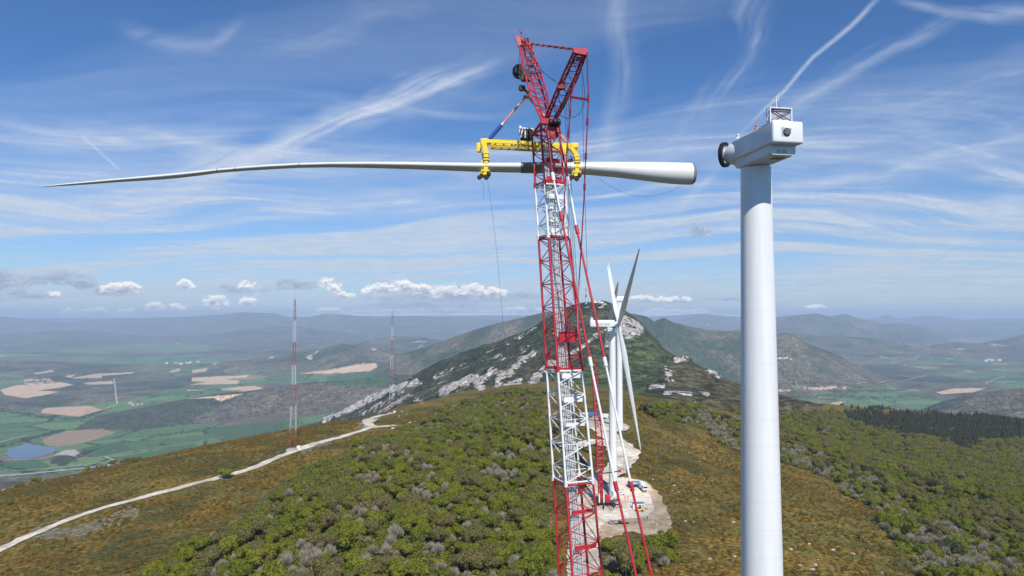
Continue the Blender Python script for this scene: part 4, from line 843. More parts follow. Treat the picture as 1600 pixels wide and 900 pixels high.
def ring_frame(mb, C_, r):
    for j in range(4): mb.tube(C_[j], C_[(j + 1) % 4], r, 6)
    mb.tube(C_[0], C_[2], r * .6, 5)
bands = [(200, 285, 'crane_red', 'upper red boom section under the crane head'), (285, 368, 'crane_white', 'upper white boom section below the blade'), (368, 578, 'crane_red', 'long red boom section at horizon height'), (578, 757, 'crane_white', 'lower white boom section'), (757, 1130, 'crane_red', 'lowest red boom section in view')]
zc = lambda y_: corner('N', y_).z
for ya, yb, mname, lab in bands:
    za, zb = zc(ya), zc(yb); A, B = chords(za - .12), chords(zb + .12); n = max(3, round((za - zb) / 1.42))
    if n % 2 == 0: n += 1
    big = MB(); lattice(A, B, n, .125 if ya > 200 else .11, .05, mb=big); ring_frame(big, A, .09); ring_frame(big, B, .09)
    s_ = part(big, 'boom_section', mname, cr); tag(s_, lab)
    pin = MB()
    for q_ in B: part(MB().tube(q_ + Vector((0, 0, .22)), q_ - Vector((0, 0, .34)), .19, 8), 'boom_joint', mname, cr)
# cross panels inside the boom and the big red cross box
for y_, mname, hh in ((305, 'crane_white', .5), (322, 'crane_white', .4), (342, 'crane_white', .5), (360, 'crane_white', .55), (625, 'crane_white', .6), (588, 'crane_white', .5), (527, 'crane_red', 1.05), (248, 'crane_red', .45), (278, 'crane_red', .6), (665, 'crane_white', .35), (803, 'crane_red', .3), (860, 'crane_red', .4)):
    C_ = chords(zc(y_)); a = MB(); a.bar(C_[0].lerp(C_[1], .15) + Vector((0, .3, 0)), C_[0].lerp(C_[1], .9) + Vector((0, .3, 0)), .12, hh); part(a, 'cross_panel', mname, cr)
# grey access walkway running up inside the boom
wk = MB(); wr = MB()
zt, zb = zc(213), 8.0
def wpt(z, s_, d_):
    C_ = chords(z); c_ = C_[0].lerp(C_[1], .42).lerp(C_[3].lerp(C_[2], .42), .45); ax = (C_[1] - C_[0]).normalized(); return c_ + ax * s_ + Vector((0, d_, 0))
zz = zb
while zz < zt:
    wk.bar(wpt(zz, -.52, .0), wpt(zz, .52, .0), .05, .17, Vector((0, 1, 0.2))); zz += .24
for s_ in (-.55, .55):
    for d_ in (0, -.75): wr.bar(wpt(zt, s_, d_), wpt(zb, s_, d_), .07, .07)
zz = zb
while zz < zt:
    for s_ in (-.55, .55): wr.bar(wpt(zz, s_, 0), wpt(zz, s_, -.75), .05, .05)
    zz += 2.0
part(wk, 'walkway', 'walkway_grey', cr); part(wr, 'walkway_rail', 'walkway_grey', cr)
# pipes, hose bundle along the boom
hs = MB()
for s_, dd, rr_ in ((-.30, -.25, .06), (-.12, -.3, .05), (.10, -.28, .07), (.30, -.25, .05)): hs.tube(wpt(zt, s_, dd), wpt(zb, s_, dd), rr_, 6)
part(hs, 'hose_bundle', 'walkway_grey', cr)
# boom head
Z_ = zc(203); T0 = chords(Z_); hd = MB()
PV = [P(846, 189, 72.2), P(872, 189, 72.2), P(874, 188, 74.4), P(848, 188, 74.4)]
for a_, b_ in zip(T0, (PV[0], PV[1], PV[2], PV[3])): hd.tube(a_, b_, .15, 8)
for i in range(4): hd.tube(PV[i], PV[(i + 1) % 4], .17, 8); hd.tube(T0[i], PV[(i + 1) % 4], .08, 6); hd.tube(T0[i], T0[(i + 1) % 4], .11, 6)
hd.bar(P(845, 190, 72.3), P(875, 191, 72.3), .7, .55); hd.bar(P(856, 196, 72.0), P(872, 214, 72.2), 1.1, .5, dy); hd.bar(P(856, 214, 72.0), P(870, 198, 72.1), .5, .4, dy)
part(hd, 'boom_head', 'crane_red', cr)
wnch = MB()
for x_ in (861, 867.5, 873): wnch.lathe(P(x_, 191.5, 71.5) - Vector((.25, 0, 0)), (1, 0, .2), [(.22, 0), (.36, .05), (.36, .4), (.22, .45)], 14)
part(wnch, 'head_sheave', 'black', cr)
# luffing jib (left arm, leaning away) and strut (right arm, leaning towards the camera)
def arm4(stations, nb, rc, rb):
    mb = MB()
    for (A, B, n) in [(stations[i], stations[i + 1], nb[i]) for i in range(len(nb))]: lattice(A, B, n, rc, rb, mb=mb)
    return mb
def sect(xl, yl, xr, yr, D, dep): 
    return [P(xl, yl, D), P(xr, yr, D), P(xr - (xr - xl) * .25 + 1, yr - 1, D + dep), P(xl + (xr - xl) * .30, yl - 1, D + dep)]
jib_st = [sect(845, 186, 858, 186, 73, 1.0), sect(829, 148, 856, 152, 74.5, 1.9), sect(817, 105, 846, 117, 76.5, 2.2), sect(811, 68, 829, 72, 78.5, 1.4)]
part(arm4(jib_st, (5, 5, 5), .10, .045), 'jib', 'crane_red', cr)
str_st = [sect(852, 184, 869, 187, 72.6, .9), sect(866, 149, 884, 160, 71.2, 1.3), sect(882, 112, 902, 122, 69.9, 1.3), sect(897, 80, 916, 84, 68.6, 1.0)]
part(arm4(str_st, (4, 4, 4), .12, .045), 'strut', 'crane_dark_red', cr)
a = MB(); T_ = jib_st[3]
for i in range(4): a.tube(T_[i], T_[(i + 1) % 4], .12)
a.bar(P(808, 60, 78.7), P(830, 69, 78.7), .5, .4).bar(P(808, 58, 78.7), P(813, 72, 78.5), .45, .5, dy).bar(P(829, 68, 78.7), P(829.5, 76, 78.6), .4, .3, dy); part(a, 'jib_head', 'crane_red', cr)
a = MB()
for x_ in (816, 820.5, 825): a.lathe(P(x_, 66.5, 78.9) - Vector((.12, 0, 0)), (1, 0, .15), [(.25, 0), (.5, .04), (.5, .24), (.25, .28)], 14)
part(a, 'jib_sheave', 'black', cr)
a = MB(); a.tube(P(814, 60, 78.7), P(816.5, 44, 78.7), .035, 5).tube(P(815, 53, 78.7), P(812, 48, 78.7), .03, 5).ball(P(814.5, 51, 78.7), .13, 6).ball(P(812, 47.5, 78.7), .09, 6); part(a, 'wind_gauge', 'crane_red', cr)
a = MB(); a.bar(str_st[3][0], str_st[3][1], .5, .45).bar(P(900, 91, 69), P(913, 94, 69), .3, .35).bar(P(896, 79, 68.7), P(918, 79.5, 68.7), .35, .4); part(a, 'strut_head', 'crane_red', cr)
a = MB()
for s_ in (0, .9):
    p_, q_ = P(830, 68.5, 78.6 + s_ * .3), P(898, 77, 68.8 + s_); n = 7
    for i in range(n): a.tube(p_.lerp(q_, i / n), p_.lerp(q_, (i + .94) / n), .075 if i < 3 else .11, 6)
    for i in range(n + 1): c_ = p_.lerp(q_, i / n); a.box(c_, (.42, .2, .24))
part(a, 'tie_bar', 'crane_dark_red', cr)
a = MB(); a.box(P(877.5, 134, 70.9), (.8, .7, .75)); part(a, 'strut_winch', 'crane_dark_red', cr)
a = MB()
for yy in (92, 101, 111): a.bar(P(822, yy, 77.6), P(831 + (yy - 92) * .3, yy + 3, 77.6), .35, .22)
a.box(P(822, 118, 76.5), (.9, .9, 1.2)); part(a, 'jib_fittings', 'black', cr)
# back pendants, crossbar, long pendants to the rear
pd = MB()
def pend(pts, r, mb): 
    for (x0, y0_, d0), (x1, y1_, d1) in zip(pts, pts[1:]):
        mb.tube(P(x0, y0_, d0), P(x1, y1_, d1), r, 6)
    return mb
pend([(917, 81, 68.6), (919.5, 154, 68.3), (916, 230, 68.3), (912.5, 310, 68.5), (909, 372, 68.6), (905, 437, 68.8)], .065, pd)
pend([(898, 130, 69.8), (892, 152, 69.6), (888.5, 204, 69.7), (884, 270, 69.8), (880.5, 353, 70)], .065, pd)
pd.bar(P(891, 151.5, 69.5), P(920, 156, 68.4), .16, .24)
for x_, y_, D in ((919.3, 154, 68.3), (917.8, 190, 68.3), (915.5, 244, 68.3), (913.5, 292, 68.4), (891, 176, 69.6), (887.8, 210, 69.7), (884.5, 262, 69.8)): pd.tube(P(x_, y_ - 5, D), P(x_ - .3, y_ + 5, D), .13, 6)
part(pd, 'back_pendant', 'crane_dark_red', cr)
a = MB(); pend([(905, 437, 68.8), (903.4, 470, 69), (902, 522, 69)], .05, a); a.tube(P(905, 436, 68.8), P(904.7, 447, 68.8), .12, 6); part(a, 'back_pendant', 'steel_grey', cr)
A_ = [(870, 196, 71.8), (884, 262, 70.8), (887, 277, 70.6), (900, 352, 69.4), (944, 558, 66.5), (985, 752, 64), (1018.5, 900, 62.2), (1078, 1150, 60)]
B_ = [(856, 205, 71.8), (863, 270, 70.9), (875.5, 330, 69.8), (875.5, 331, 69.8), (921, 558, 66.8), (960.5, 752, 64.3), (994, 900, 62.5), (1048, 1150, 60)]
for nm, pts in (('A', A_), ('B', B_)):
    cols = ['crane_dark_red', 'crane_dark_red', 'crane_white', 'crane_red', 'crane_white', 'crane_red', 'crane_red'] if nm == 'A' else ['crane_dark_red', 'crane_white', 'crane_white', 'crane_red', 'crane_white', 'crane_red', 'crane_red']
    for i in range(len(pts) - 1):
        if abs(pts[i][1] - pts[i + 1][1]) < 3: continue
        p_, q_ = P(*pts[i]), P(*pts[i + 1]); a = MB().tube(p_, q_, .115 if i > 1 else .1, 8); c_ = p_.lerp(q_, .012); a.tube(p_, p_.lerp(q_, min(.9 / (q_ - p_).length, .4)), .2, 8)
        part(a, 'pendant_bar', cols[i], cr)
# hoist ropes and hanging lines
rp = MB()
for pts in ([(822, 70, 78.9), (842, 108, 77), (868, 127, 71.4)], [(826, 70, 78.9), (846, 110, 77), (870, 130, 71.4)], [(812, 70, 79), (811, 102, 79.5)], [(814.5, 70, 79), (814, 102, 79.5)], [(817, 70, 79), (817, 103, 79.5)],
            [(882, 160, 70), (886, 250, 70), (896, 470, 70)], [(884.5, 150, 70), (889, 260, 70), (899.5, 470, 70)], [(888, 140, 70), (893, 300, 70), (903, 470, 70)], [(909, 100, 69), (912, 250, 69), (918, 440, 69)]):
    pend(pts, .022, rp)
def sag(p, q, s_, n=16): return [(p[0] + (q[0] - p[0]) * i / n, p[1] + (q[1] - p[1]) * i / n + s_ * 4 * (i / n) * (1 - i / n), p[2]) for i in range(n + 1)]
pend([(908, 103, 69), (911, 120, 69), (914, 148, 69), (912, 165, 69), (905, 178, 69), (895, 184, 69), (884, 185, 69), (875, 180, 69.5), (869, 172, 70)], .03, rp)
part(rp, 'hoist_rope', 'rope', cr)
# crane body, standing below the picture
z0_ = h1(60.0 * 0 + P(1000, 900, 62).x * .6, 56.0); N0 = chords(7.0)
base = sum(N0, Vector()) / 4; ground_z = h1(base.x, base.y)
for s_ in (-3.6, 3.6):
    a = MB(); a.box((base.x + 1 + s_, base.y - 2, ground_z + .95), (1.6, 11, 1.7), None, .3); part(a, 'crawler_track', 'black', cr)
a = MB(); a.box((base.x + 1, base.y - 2, ground_z + 1.9), (5.4, 5, 1.0), None, .1); part(a, 'undercarriage', 'crane_red', cr)
a = MB(); a.box((base.x + 1, base.y - 5, ground_z + 3.5), (3.6, 12, 1.8), None, .1); part(a, 'engine_housing', 'crane_red', cr)
a = MB(); a.box((base.x + 1, base.y - 11.5, ground_z + 4.2), (7, 2.2, 3.2), None, .1); part(a, 'counterweight', 'crane_red', cr)
a = MB(); a.box((base.x - 2.2, base.y + .5, ground_z + 4.0), (1.4, 2.2, 2.0), None, .15); part(a, 'cab', 'glass', cr)
C8 = chords(8.0)
for q_ in C8: a = MB(); a.tube(q_, Vector((base.x + (1 if q_.x > base.x else -1) * 1.2, base.y, ground_z + 2.8)), .16, 8); part(a, 'boom_foot', 'crane_red', cr)
a = MB(); pA = P(1078, 1150, 60); pB = P(1048, 1150, 60); dt = Vector((base.x + 1, base.y - 10, ground_z + 4)); 
for q_ in (pA, pB): a.tube(q_, dt + Vector((2.2 if q_ is pA else -2.2, 0, 0)), .14, 8)
part(a, 'pendant_bar', 'crane_red', cr)
orig = Vector((base.x + 1, base.y - 3, ground_z))
for ch in cr.children: ch.matrix_parent_inverse = Matrix.Translation(-orig)
cr.location = orig
tag(cr, 'tall red and white lattice boom crane with a jib, holding the blade', 'crane')
# tag lines
def line_obj(name, pts, r, label, group=None):
    mb = MB(); pend(pts, r, mb); o = mb.build(name, MATS['rope'], None, origin=P(*pts[0])); tag(o, label, 'rope', group); return o
line_obj('tag_line', sag((936, 279, DB), (1064, 290, DB), 22), .014, 'thin rope sagging in a loop under the thick root end of the blade')
line_obj('tag_line', [(762, 283, DB), (770, 340, DB), (777, 400, DB), (784, 480, DB), (791, 560, DB)], .014, 'thin tag line hanging down from the left claw, the longer of two')
line_obj('tag_line', [(754.5, 283, DB), (755, 296, DB), (756, 310, DB)], .014, 'short thin rope end hanging under the left claw')

# ------------------------------------------------------------ standing turbines behind
def turbine(label, base_px, Dt, hub_px, nac, tips, rt, rb, back, rtip=None):
    bpt = hit(*base_px, Dt - 60); topz = P(*hub_px, Dt).z - 1.9; tx = P(nac[4], hub_px[1], Dt).x
    gz_ = h1(tx, Dt); root = empty('wind_turbine', (tx, Dt, gz_)); tag(root, label, 'wind turbine', 'wind turbines on the ridge')
    a = MB(); a.lathe((tx, Dt, gz_ - .5), (0, 0, 1), [(rb + (rt - rb) * t, (topz - gz_ + .5) * t) for t in np.linspace(0, 1, 14)], 40); part(a, 'tower', 'tower_paint', root)
    a = MB(); a.lathe((tx, Dt, gz_ - .3), (0, 0, 1), [(rb + .25, 0), (rb + .25, .9), (rb, 1.0)], 32); part(a, 'base_ring', 'steel_grey', root)
    a = MB(); a.box((tx - (rb * .3), Dt - rb * .97, gz_ + 2.2), (1.0, .2, 2.2)); part(a, 'door', 'steel_grey', root)
    x0, x1, ya, yb = nac[:4]; p0, p1_ = P(x0, (ya + yb) / 2, Dt), P(x1, (ya + yb) / 2, Dt); hz_ = (P(x0, ya, Dt).z - P(x0, yb, Dt).z)
    a = MB(); a.box((p0 + p1_) / 2, (abs(p1_.x - p0.x), hz_ * 1.05, hz_), None, hz_ * .14); part(a, 'nacelle', 'turbine_white', root)
    hub = P(*hub_px, Dt); sgn = 1 if hub_px[0] > (x0 + x1) / 2 else -1
    a = MB(); a.lathe(hub - Vector((sgn * 1.8, 0, 0)), (sgn, 0, .06), [(1.35, 0), (1.45, .8), (1.4, 1.9), (1.0, 2.8), (.45, 3.3), (0, 3.4)], 28); part(a, 'hub', 'turbine_white', root)
    if back:
        a = MB(); xs_ = x0 if sgn > 0 else x1; 
        q_ = P(xs_ + sgn * 2, ya, Dt); a.tube(q_, q_ + Vector((0, 0, 2.2)), .1).box(q_ + Vector((sgn * .3, 0, .5)), (1.2, 2.6, 1.3)); part(a, 'wind_sensor', 'turbine_white', root)
        a = MB(); q_ = P(nac[4] - 4.4, 514.5, Dt - 1.5); a.box(q_, (1.9, 1.6, 1.9)); part(a, 'service_box', 'turbine_white', root)
        a = MB(); a.box(q_ - Vector((0, .83, 0)), (.5, .03, .5)); part(a, 'box_mark', 'black', root)
    for (tpx, tpy, sgd, thick, cm) in tips:
        Rb = 66.0; dx = (tpx - hub_px[0]) / F * Dt; dz = P(tpx, tpy, Dt).z - hub.z; yy = math.sqrt(max(Rb * Rb - dx * dx - dz * dz, 0)) * sgd
        # keep the drawn direction when the tip moves nearer or farther
        sc_ = (Dt + yy) / Dt; tip = Vector((P(tpx, tpy, Dt + yy).x, Dt + yy, P(tpx, tpy, Dt + yy).z))
        d = (tip - hub); L = d.length; d.normalize(); ax = Vector((sgn, 0, .06)).normalized(); e1 = (ax - d * ax.dot(d)).normalized(); e2 = d.cross(e1)
        vdir = (Vector((0, 0, CAMZ)) - hub.lerp(tip, .6)).normalized(); shade_n = min((e1 * math.cos(q_) + e2 * math.sin(q_) for q_ in np.linspace(0, 2 * math.pi, 72) if (e1 * math.cos(q_) + e2 * math.sin(q_)).dot(vdir) > .35), key=lambda n_: n_.dot(sd)) if thick == 88 else None
        rings = []
        for t, ch, th in ((0, 1.8, 1.8), (.04, 1.8, 1.8), (.10, 2.1, 1.5), (.18, 2.8, 1.2), (.25, 2.8, 1.0), (.4, 2.3, .7), (.6, 1.8, .45), (.8, 1.2, .28), (.93, .75, .15), (.985, .5, .09), (1.0, .12, .04)):
            tw_ = R(thick) + R(18) * (1 - t) ** 2; c1_, s1_ = math.cos(tw_), math.sin(tw_); ca = e2 * c1_ + e1 * s1_; cb = e1 * c1_ - e2 * s1_
            if thick == 88: cb = shade_n; ca = d.cross(shade_n)
            cen = hub + d * (1.0 + (L - 1.0) * t) + e1 * (2.4 * (t ** 2) * 1.0) * 0 + ca * (ch * .12)
            rings.append([cen + ca * (math.cos(w_) * ch / 2) + cb * (math.sin(w_) * th / 2 * (1 - .5 * max(0, math.cos(w_)))) for w_ in [2 * math.pi * k / 18 for k in range(18)]])
        a = MB(); a.loft(rings); part(a, 'blade', cm, root)
    return root
# (x0,x1,ytop,ybottom,tower x)
T2 = turbine('white wind turbine with a spread three-blade rotor beside the small red crane', (957, 776), 350.0, (966, 507), (921.5, 960, 500, 511, 956.5), [(999, 388, -1, 88, 'turbine_white'), (949, 416, 1, 68, 'turbine_white'), (1001, 703, 1, 75, 'turbine_white')], 1.6, 2.15, True)
T3 = turbine('farther white wind turbine mostly hidden behind the one with the spread rotor', (967, 671), 455.0, (961, 468), (959, 977, 463, 471, 967), [(951, 411, 1, 70, 'turbine_white'), (942, 552, 1, 70, 'turbine_white'), (966, 440, -1, 70, 'turbine_white')], 1.75, 2.2, False)
# faint lettering strip on the second nacelle is too small to read: grey strokes only
q0 = P(932, 505.5, 347.6)
for i in range(11):
    o = MB().box(q0 + Vector((i * .62 + (.5 if i > 5 else 0), 0, 0)), (.36, .04, .42)).build('letter', MATS['mesh_grey']); o.parent = T2; o.matrix_parent_inverse = Matrix.Translation(-T2.location)

# ------------------------------------------------------------ radio masts
def mast(label, base_px, tops, widths, Dm, needle):
    b0 = hit(*base_px); D = b0.y; root = empty('radio_mast', b0); tag(root, label, 'radio mast', 'red and white lattice radio masts')
    ys = [base_px[1]] + tops; xs = np.interp(ys, [needle[1], base_px[1]], [needle[0], base_px[0]])
    for i in range(len(ys) - 1):
        za, zb_ = P(xs[i], ys[i], D), P(xs[i + 1], ys[i + 1], D); wa_, wb_ = widths[i] * D / F / 2, widths[i + 1] * D / F / 2
        if i == 0: za.z = b0.z - .3
        def sq(c_, w_): return [c_ + Vector((w_ * sx, w_ * sy, 0)) for sx, sy in ((-.8, -1), (1, -.8), (.8, 1), (-1, .8))]
        n = max(3, int((zb_.z - za.z) / max(2 * wa_, 1.6))); a = lattice(sq(za, wa_), sq(zb_, wb_), n, .10, .05)
        s_ = part(a, 'mast_section', 'mast_red' if i % 2 == 0 else 'mast_white', root)
    t_ = P(xs[-1], ys[-1], D); a = MB().tube(t_, P(needle[0], needle[1], D), .16, 6, .06); part(a, 'antenna', 'mesh_grey', root)
    a = MB(); a.box(b0 + Vector((0, 0, .2)), (6.5, 6.5, 1.2)); part(a, 'footing', 'concrete', root)
    a = MB(); a.box(b0 + Vector((3.2, 2, 1.2)), (2.2, 2.2, 2.0)); part(a, 'equipment_box', 'crane_white', root)
    return root
mast('tall red and white lattice radio mast beside the gravel track, the nearer and left one', (457.5, 703), [672, 634, 601, 570, 534, 501, 468], [11, 9.6, 7.6, 5.6, 4.6, 3.8, 3, 2], 433, (461.2, 452))
mast('smaller-looking red and white radio mast at the end of the gravel track', (611, 646), [624, 600, 577, 555, 531, 510, 489], [8, 6.4, 5.0, 4.2, 3.6, 3.0, 2.4, 1.8], 690, (613.5, 474))
# summit station
sp = hit(916, 474.5, 1500); D = sp.y
root = empty('summit_tower', sp); tag(root, 'small red and white antenna tower on the summit of the rocky mountain', 'antenna tower')
for i, (ya, yb, w_, mname) in enumerate(((476, 470, 3.4, 'mesh_grey'), (470, 465, 3.0, 'mast_white'), (465, 460, 2.6, 'mast_red'), (460, 455.5, 2.6, 'mast_white'), (455.5, 450, 1.6, 'mast_red'), (450, 440, .8, 'mesh_grey'))):
    a = MB().tube(P(915.6, ya, D), P(915.6, yb, D), w_ * D / F / 2, 10, w_ * D / F / 2 * .85); part(a, 'tower_section', mname, root)
sp2 = hit(926.5, 473, 1500); a = MB().tube(sp2, P(926.5, 457, sp2.y), .7, 8, .4); o = a.build('antenna_pole', MATS['mast_white'], None, origin=sp2); tag(o, 'thin white antenna pole right of the summit tower', 'antenna')
def house(pos, w_, d_, h_, rz, label=None, group=None, cat='house', flat=False, name='house', wm='plaster', rm='roof_tile'):
    root = empty(name, pos, rz); tag(root, label, cat, group)
    a = MB(); a.box((0, 0, h_ / 2 - .5), (w_, d_, h_ + 1)); o = a.build('wall', MATS[wm]); o.parent = root
    a = MB(); ov = .4
    if flat: a.box((0, 0, h_ + .3), (w_ + .6, d_ + .6, .6))
    else:
        r_ = w_ * .22; vs = [(-w_ / 2 - ov, -d_ / 2 - ov, h_), (w_ / 2 + ov, -d_ / 2 - ov, h_), (w_ / 2 + ov, d_ / 2 + ov, h_), (-w_ / 2 - ov, d_ / 2 + ov, h_), (-w_ / 2 - ov, 0, h_ + r_), (w_ / 2 + ov, 0, h_ + r_)]
        a.add(vs, [(0, 1, 5, 4), (2, 3, 4, 5), (0, 4, 3), (1, 2, 5), (0, 3, 2, 1)])
    o = a.build('roof', MATS[rm]); o.parent = root
    a = MB()
    for i in range(max(1, int(w_ / 4))): a.box((-w_ / 2 + 2 + i * 4, -d_ / 2 - .02, h_ * .55), (1.1, .1, 1.2))
    o = a.build('window', MATS['glass']); o.parent = root
    return root
for i, (x_, y_, w_, h_, lab) in enumerate(((931, 470.8, 12, 5, 'white flat building on the mountain top, leftmost of three'), (935.5, 471.3, 8, 7, 'white square building on the mountain top, middle one of three'), (940, 471.6, 10, 4, 'low white building on the mountain top, rightmost of three'))):
    q_ = hit(x_, y_ + 2, 1500); house((q_.x, q_.y, q_.z), w_, 9, h_, 0, lab, 'summit buildings', 'building', True, 'summit_building', 'crane_white', 'mesh_grey')
proto = None
rs = random.Random(5)
def scatter_houses(n, cx_, cy_, rx, ry, size, label, group, dmin=2500, flat=False, wm='plaster', rm='roof_tile', name='house', cat='house'):
    pr = None
    for i in range(n):
        x_ = cx_ + rs.uniform(-rx, rx); y_ = cy_ + rs.uniform(-ry, ry); q_ = hit(x_, y_, dmin); s_ = rs.uniform(.7, 1.35); rz = rs.uniform(-.6, .6)
        if pr is None: pr = house(q_, size, size * .6, size * .42, rz, label, group, cat, flat, name, wm, rm); pr.scale = (s_,) * 3; continue
        c_ = pr.copy(); COL.objects.link(c_); c_.location = q_; c_.rotation_euler = (0, 0, rz); c_.scale = (s_,) * 3
        for ch in pr.children: k_ = ch.copy(); COL.objects.link(k_); k_.parent = c_
scatter_houses(34, 61, 597, 22, 4.2, 19, 'pale house of the small village among tan fields in the left valley', 'village houses in the left valley')
scatter_houses(7, 212, 631, 11, 2.6, 14, 'pale farm building beside the straight pale valley road', 'farm buildings in the left valley')
scatter_houses(9, 1222, 559, 14, 3, 13, 'white shed in the industrial strip right of the near tower', 'industrial sheds behind the near tower', 3500, True, 'crane_white', 'crane_white', 'industrial_shed', 'shed')
scatter_houses(9, 1550, 564, 17, 1.4, 34, 'long white farm shed in the far right valley', 'farm sheds in the right valley', 4000, True, 'crane_white', 'crane_white', 'farm_shed', 'shed')
scatter_houses(10, 1300, 606.5, 20, 1.2, 18, 'small pale building among fields at the foot of the hills', 'roadside buildings right of the near tower', 3000)
scatter_houses(10, 285, 567, 25, 3, 24, 'tiny white building in the far left valley', 'distant buildings in the left valley', 5000, True, 'crane_white', 'crane_white')

# ------------------------------------------------------------ vehicles and gear on the pads
def wheel_set(root, xs, half, r_=.5, z=.5):
    for x_ in xs:
        for s_ in (-1, 1):
            a = MB(); a.lathe((x_, s_ * half - .15, z), (0, 1, 0), [(r_ * .6, -.01), (r_, .02), (r_, .28), (r_ * .6, .31)], 14); o = a.build('wheel', MATS['rubber']); o.parent = root
            a = MB(); a.lathe((x_, s_ * half + (.17 if s_ > 0 else -.19), z), (0, 1, 0), [(.01, 0), (r_ * .5, .01), (.01, .03)], 10); k_ = a.build('rim', MATS['steel_grey']); k_.parent = o
def lp(mb, name, m, root): o = mb.build(name, MATS[m]); o.parent = root; return o
def cab(root, x_, m, w_=2.4):
    a = MB(); a.box((x_, 0, 1.9), (2.1, w_, 2.5), None, .18); lp(a, 'cab', m, root)
    a = MB(); a.box((x_ + 1.04, 0, 2.3), (.06, w_ * .86, .9)).box((x_ + .2, w_ / 2, 2.35), (1.0, .05, .7)).box((x_ + .2, -w_ / 2, 2.35), (1.0, .05, .7)); lp(a, 'window', 'glass', root)
    for s_ in (-.8, .8): a = MB(); a.box((x_ + 1.07, s_, 1.0), (.06, .35, .22)); lp(a, 'headlight', 'crane_white', root)
    a = MB(); a.box((x_ + 1.1, 0, .7), (.2, w_ * .98, .35)); lp(a, 'bumper', 'steel_grey', root)
def truck(pos, rz, label, kind, cabm='truck_white', bodym='truck_blue', name='truck', L=8.0):
    root = empty(name, pos, rz); tag(root, label, 'truck')
    a = MB(); a.box((0, 0, .95), (L, 1.1, .35)); lp(a, 'chassis', 'black', root); cab(root, L / 2 - 1.1, cabm); wheel_set(root, (L / 2 - 1.2, -L / 2 + .9, -L / 2 + 2.2), 1.05)
    if kind == 'tank':
        a = MB(); a.lathe((-L / 2, 0, 2.25), (1, 0, 0), [(.4, 0), (1.1, .25), (1.2, .5), (1.2, L - 3.1), (1.1, L - 2.85), (.4, L - 2.6)], 24); lp(a, 'tank', bodym, root)
        a = MB(); a.box((-1.2, 0, 3.46), (L - 3.4, .7, .1)).box((-1.2, -1.22, 2.3), (L - 4, .05, .35)); lp(a, 'stripe', 'truck_white', root)
    else:
        a = MB(); a.box((-1.35, 0, 2.45), (L - 2.7, 2.5, 2.6), None, .05); lp(a, 'cargo_box', bodym, root)
    return root
q = hit(993, 763); truck((q.x, q.y, q.z + .45), 0.05, 'blue tanker truck with white cab at the far right edge of the crane pad', 'tank', L=8.5)
q = hit(1005, 768); truck((q.x, q.y, q.z + .45), -1.35, 'white box truck parked crosswise in front of the blue tanker', 'box', bodym='truck_white', L=6.0)
q = hit(929, 654, 380); truck((q.x, q.y, q.z + 1.1), 0.1, 'blue lorry on the upper gravel road, left of the turbine towers', 'box', cabm='truck_blue', L=9)
q = hit(947, 657, 380); truck((q.x, q.y, q.z + 1.1), -0.4, 'white lorry with pale box on the upper gravel road beside the farther tower', 'box', bodym='truck_white', L=9)
q = hit(997, 796); cb = empty('site_cabin', (q.x, q.y, q.z + .45), .05); tag(cb, 'white site cabin with pale roof on the pad behind the yellow machine', 'cabin')
a = MB(); a.box((0, 0, 1.3), (5.2, 2.4, 2.5), None, .05); lp(a, 'wall', 'truck_white', cb)
a = MB(); a.box((0, 0, 2.62), (5.4, 2.6, .14)); lp(a, 'roof', 'truck_blue', cb)
a = MB(); a.box((-1.3, -1.22, 1.6), (1.1, .06, .8)).box((.6, -1.22, 1.6), (1.1, .06, .8)); lp(a, 'window', 'glass', cb)
a = MB(); a.box((2.0, -1.22, 1.15), (.8, .06, 2.0)); lp(a, 'door', 'steel_grey', cb)
q = hit(999, 800.5); tl = empty('telehandler', (q.x, q.y, q.z + .45), .1); tag(tl, 'small yellow telehandler in front of the white site cabin', 'telehandler')
a = MB(); a.box((0, 0, .95), (4.0, 1.6, .7), None, .08); lp(a, 'body', 'yellow', tl)
a = MB(); a.box((.1, -.35, 1.8), (1.3, .9, 1.2), None, .1); lp(a, 'cab', 'glass', tl)
a = MB(); a.bar((-1.7, .45, 1.5), (3.2, .45, 1.15), .3, .35); lp(a, 'boom', 'orange', tl)
a = MB(); a.bar((3.2, .15, .9), (4.3, .15, .85), .12, .08).bar((3.2, .75, .9), (4.3, .75, .85), .12, .08).box((3.2, .45, 1.0), (.12, 1.2, .7)); lp(a, 'fork', 'black', tl)
wheel_set(tl, (-1.3, 1.3), .85, .55, .55)
def car(pos, rz, label, m):
    root = empty('parked_car', pos, rz); tag(root, label, 'car')
    pf = [(-2.1, .35), (-2.1, .85), (-1.75, 1.0), (-1.35, 1.45), (.35, 1.45), (.95, 1.0), (1.95, .85), (2.1, .6), (2.1, .35)]
    a = MB(); a.loft([[Vector((x_, s_, z_)) for x_, z_ in pf] for s_ in (-.85, .85)], False); lp(a, 'body', m, root)
    a = MB(); a.box((-.45, -.86, 1.2), (1.5, .03, .35)).box((-.45, .86, 1.2), (1.5, .03, .35)); a.bar((.4, 0, 1.44), (.93, 0, 1.04), 1.4, .04); lp(a, 'window', 'glass', root)
    wheel_set(root, (-1.3, 1.3), .75, .33, .33); return root
q = hit(970, 774.5); car((q.x, q.y, q.z + .45), .1, 'white car parked close to the foot of the middle turbine tower', 'truck_white')
q = hit(958, 820); car((q.x, q.y, q.z + .45), .2, 'grey car at the front edge of the crane pad, left of the dark pallets', 'steel_grey')
q = hit(969, 820); pl = empty('pallet_stack', (q.x, q.y, q.z + .4), .1); tag(pl, 'dark stack of pallets and crates at the front edge of the pad', 'pallets')
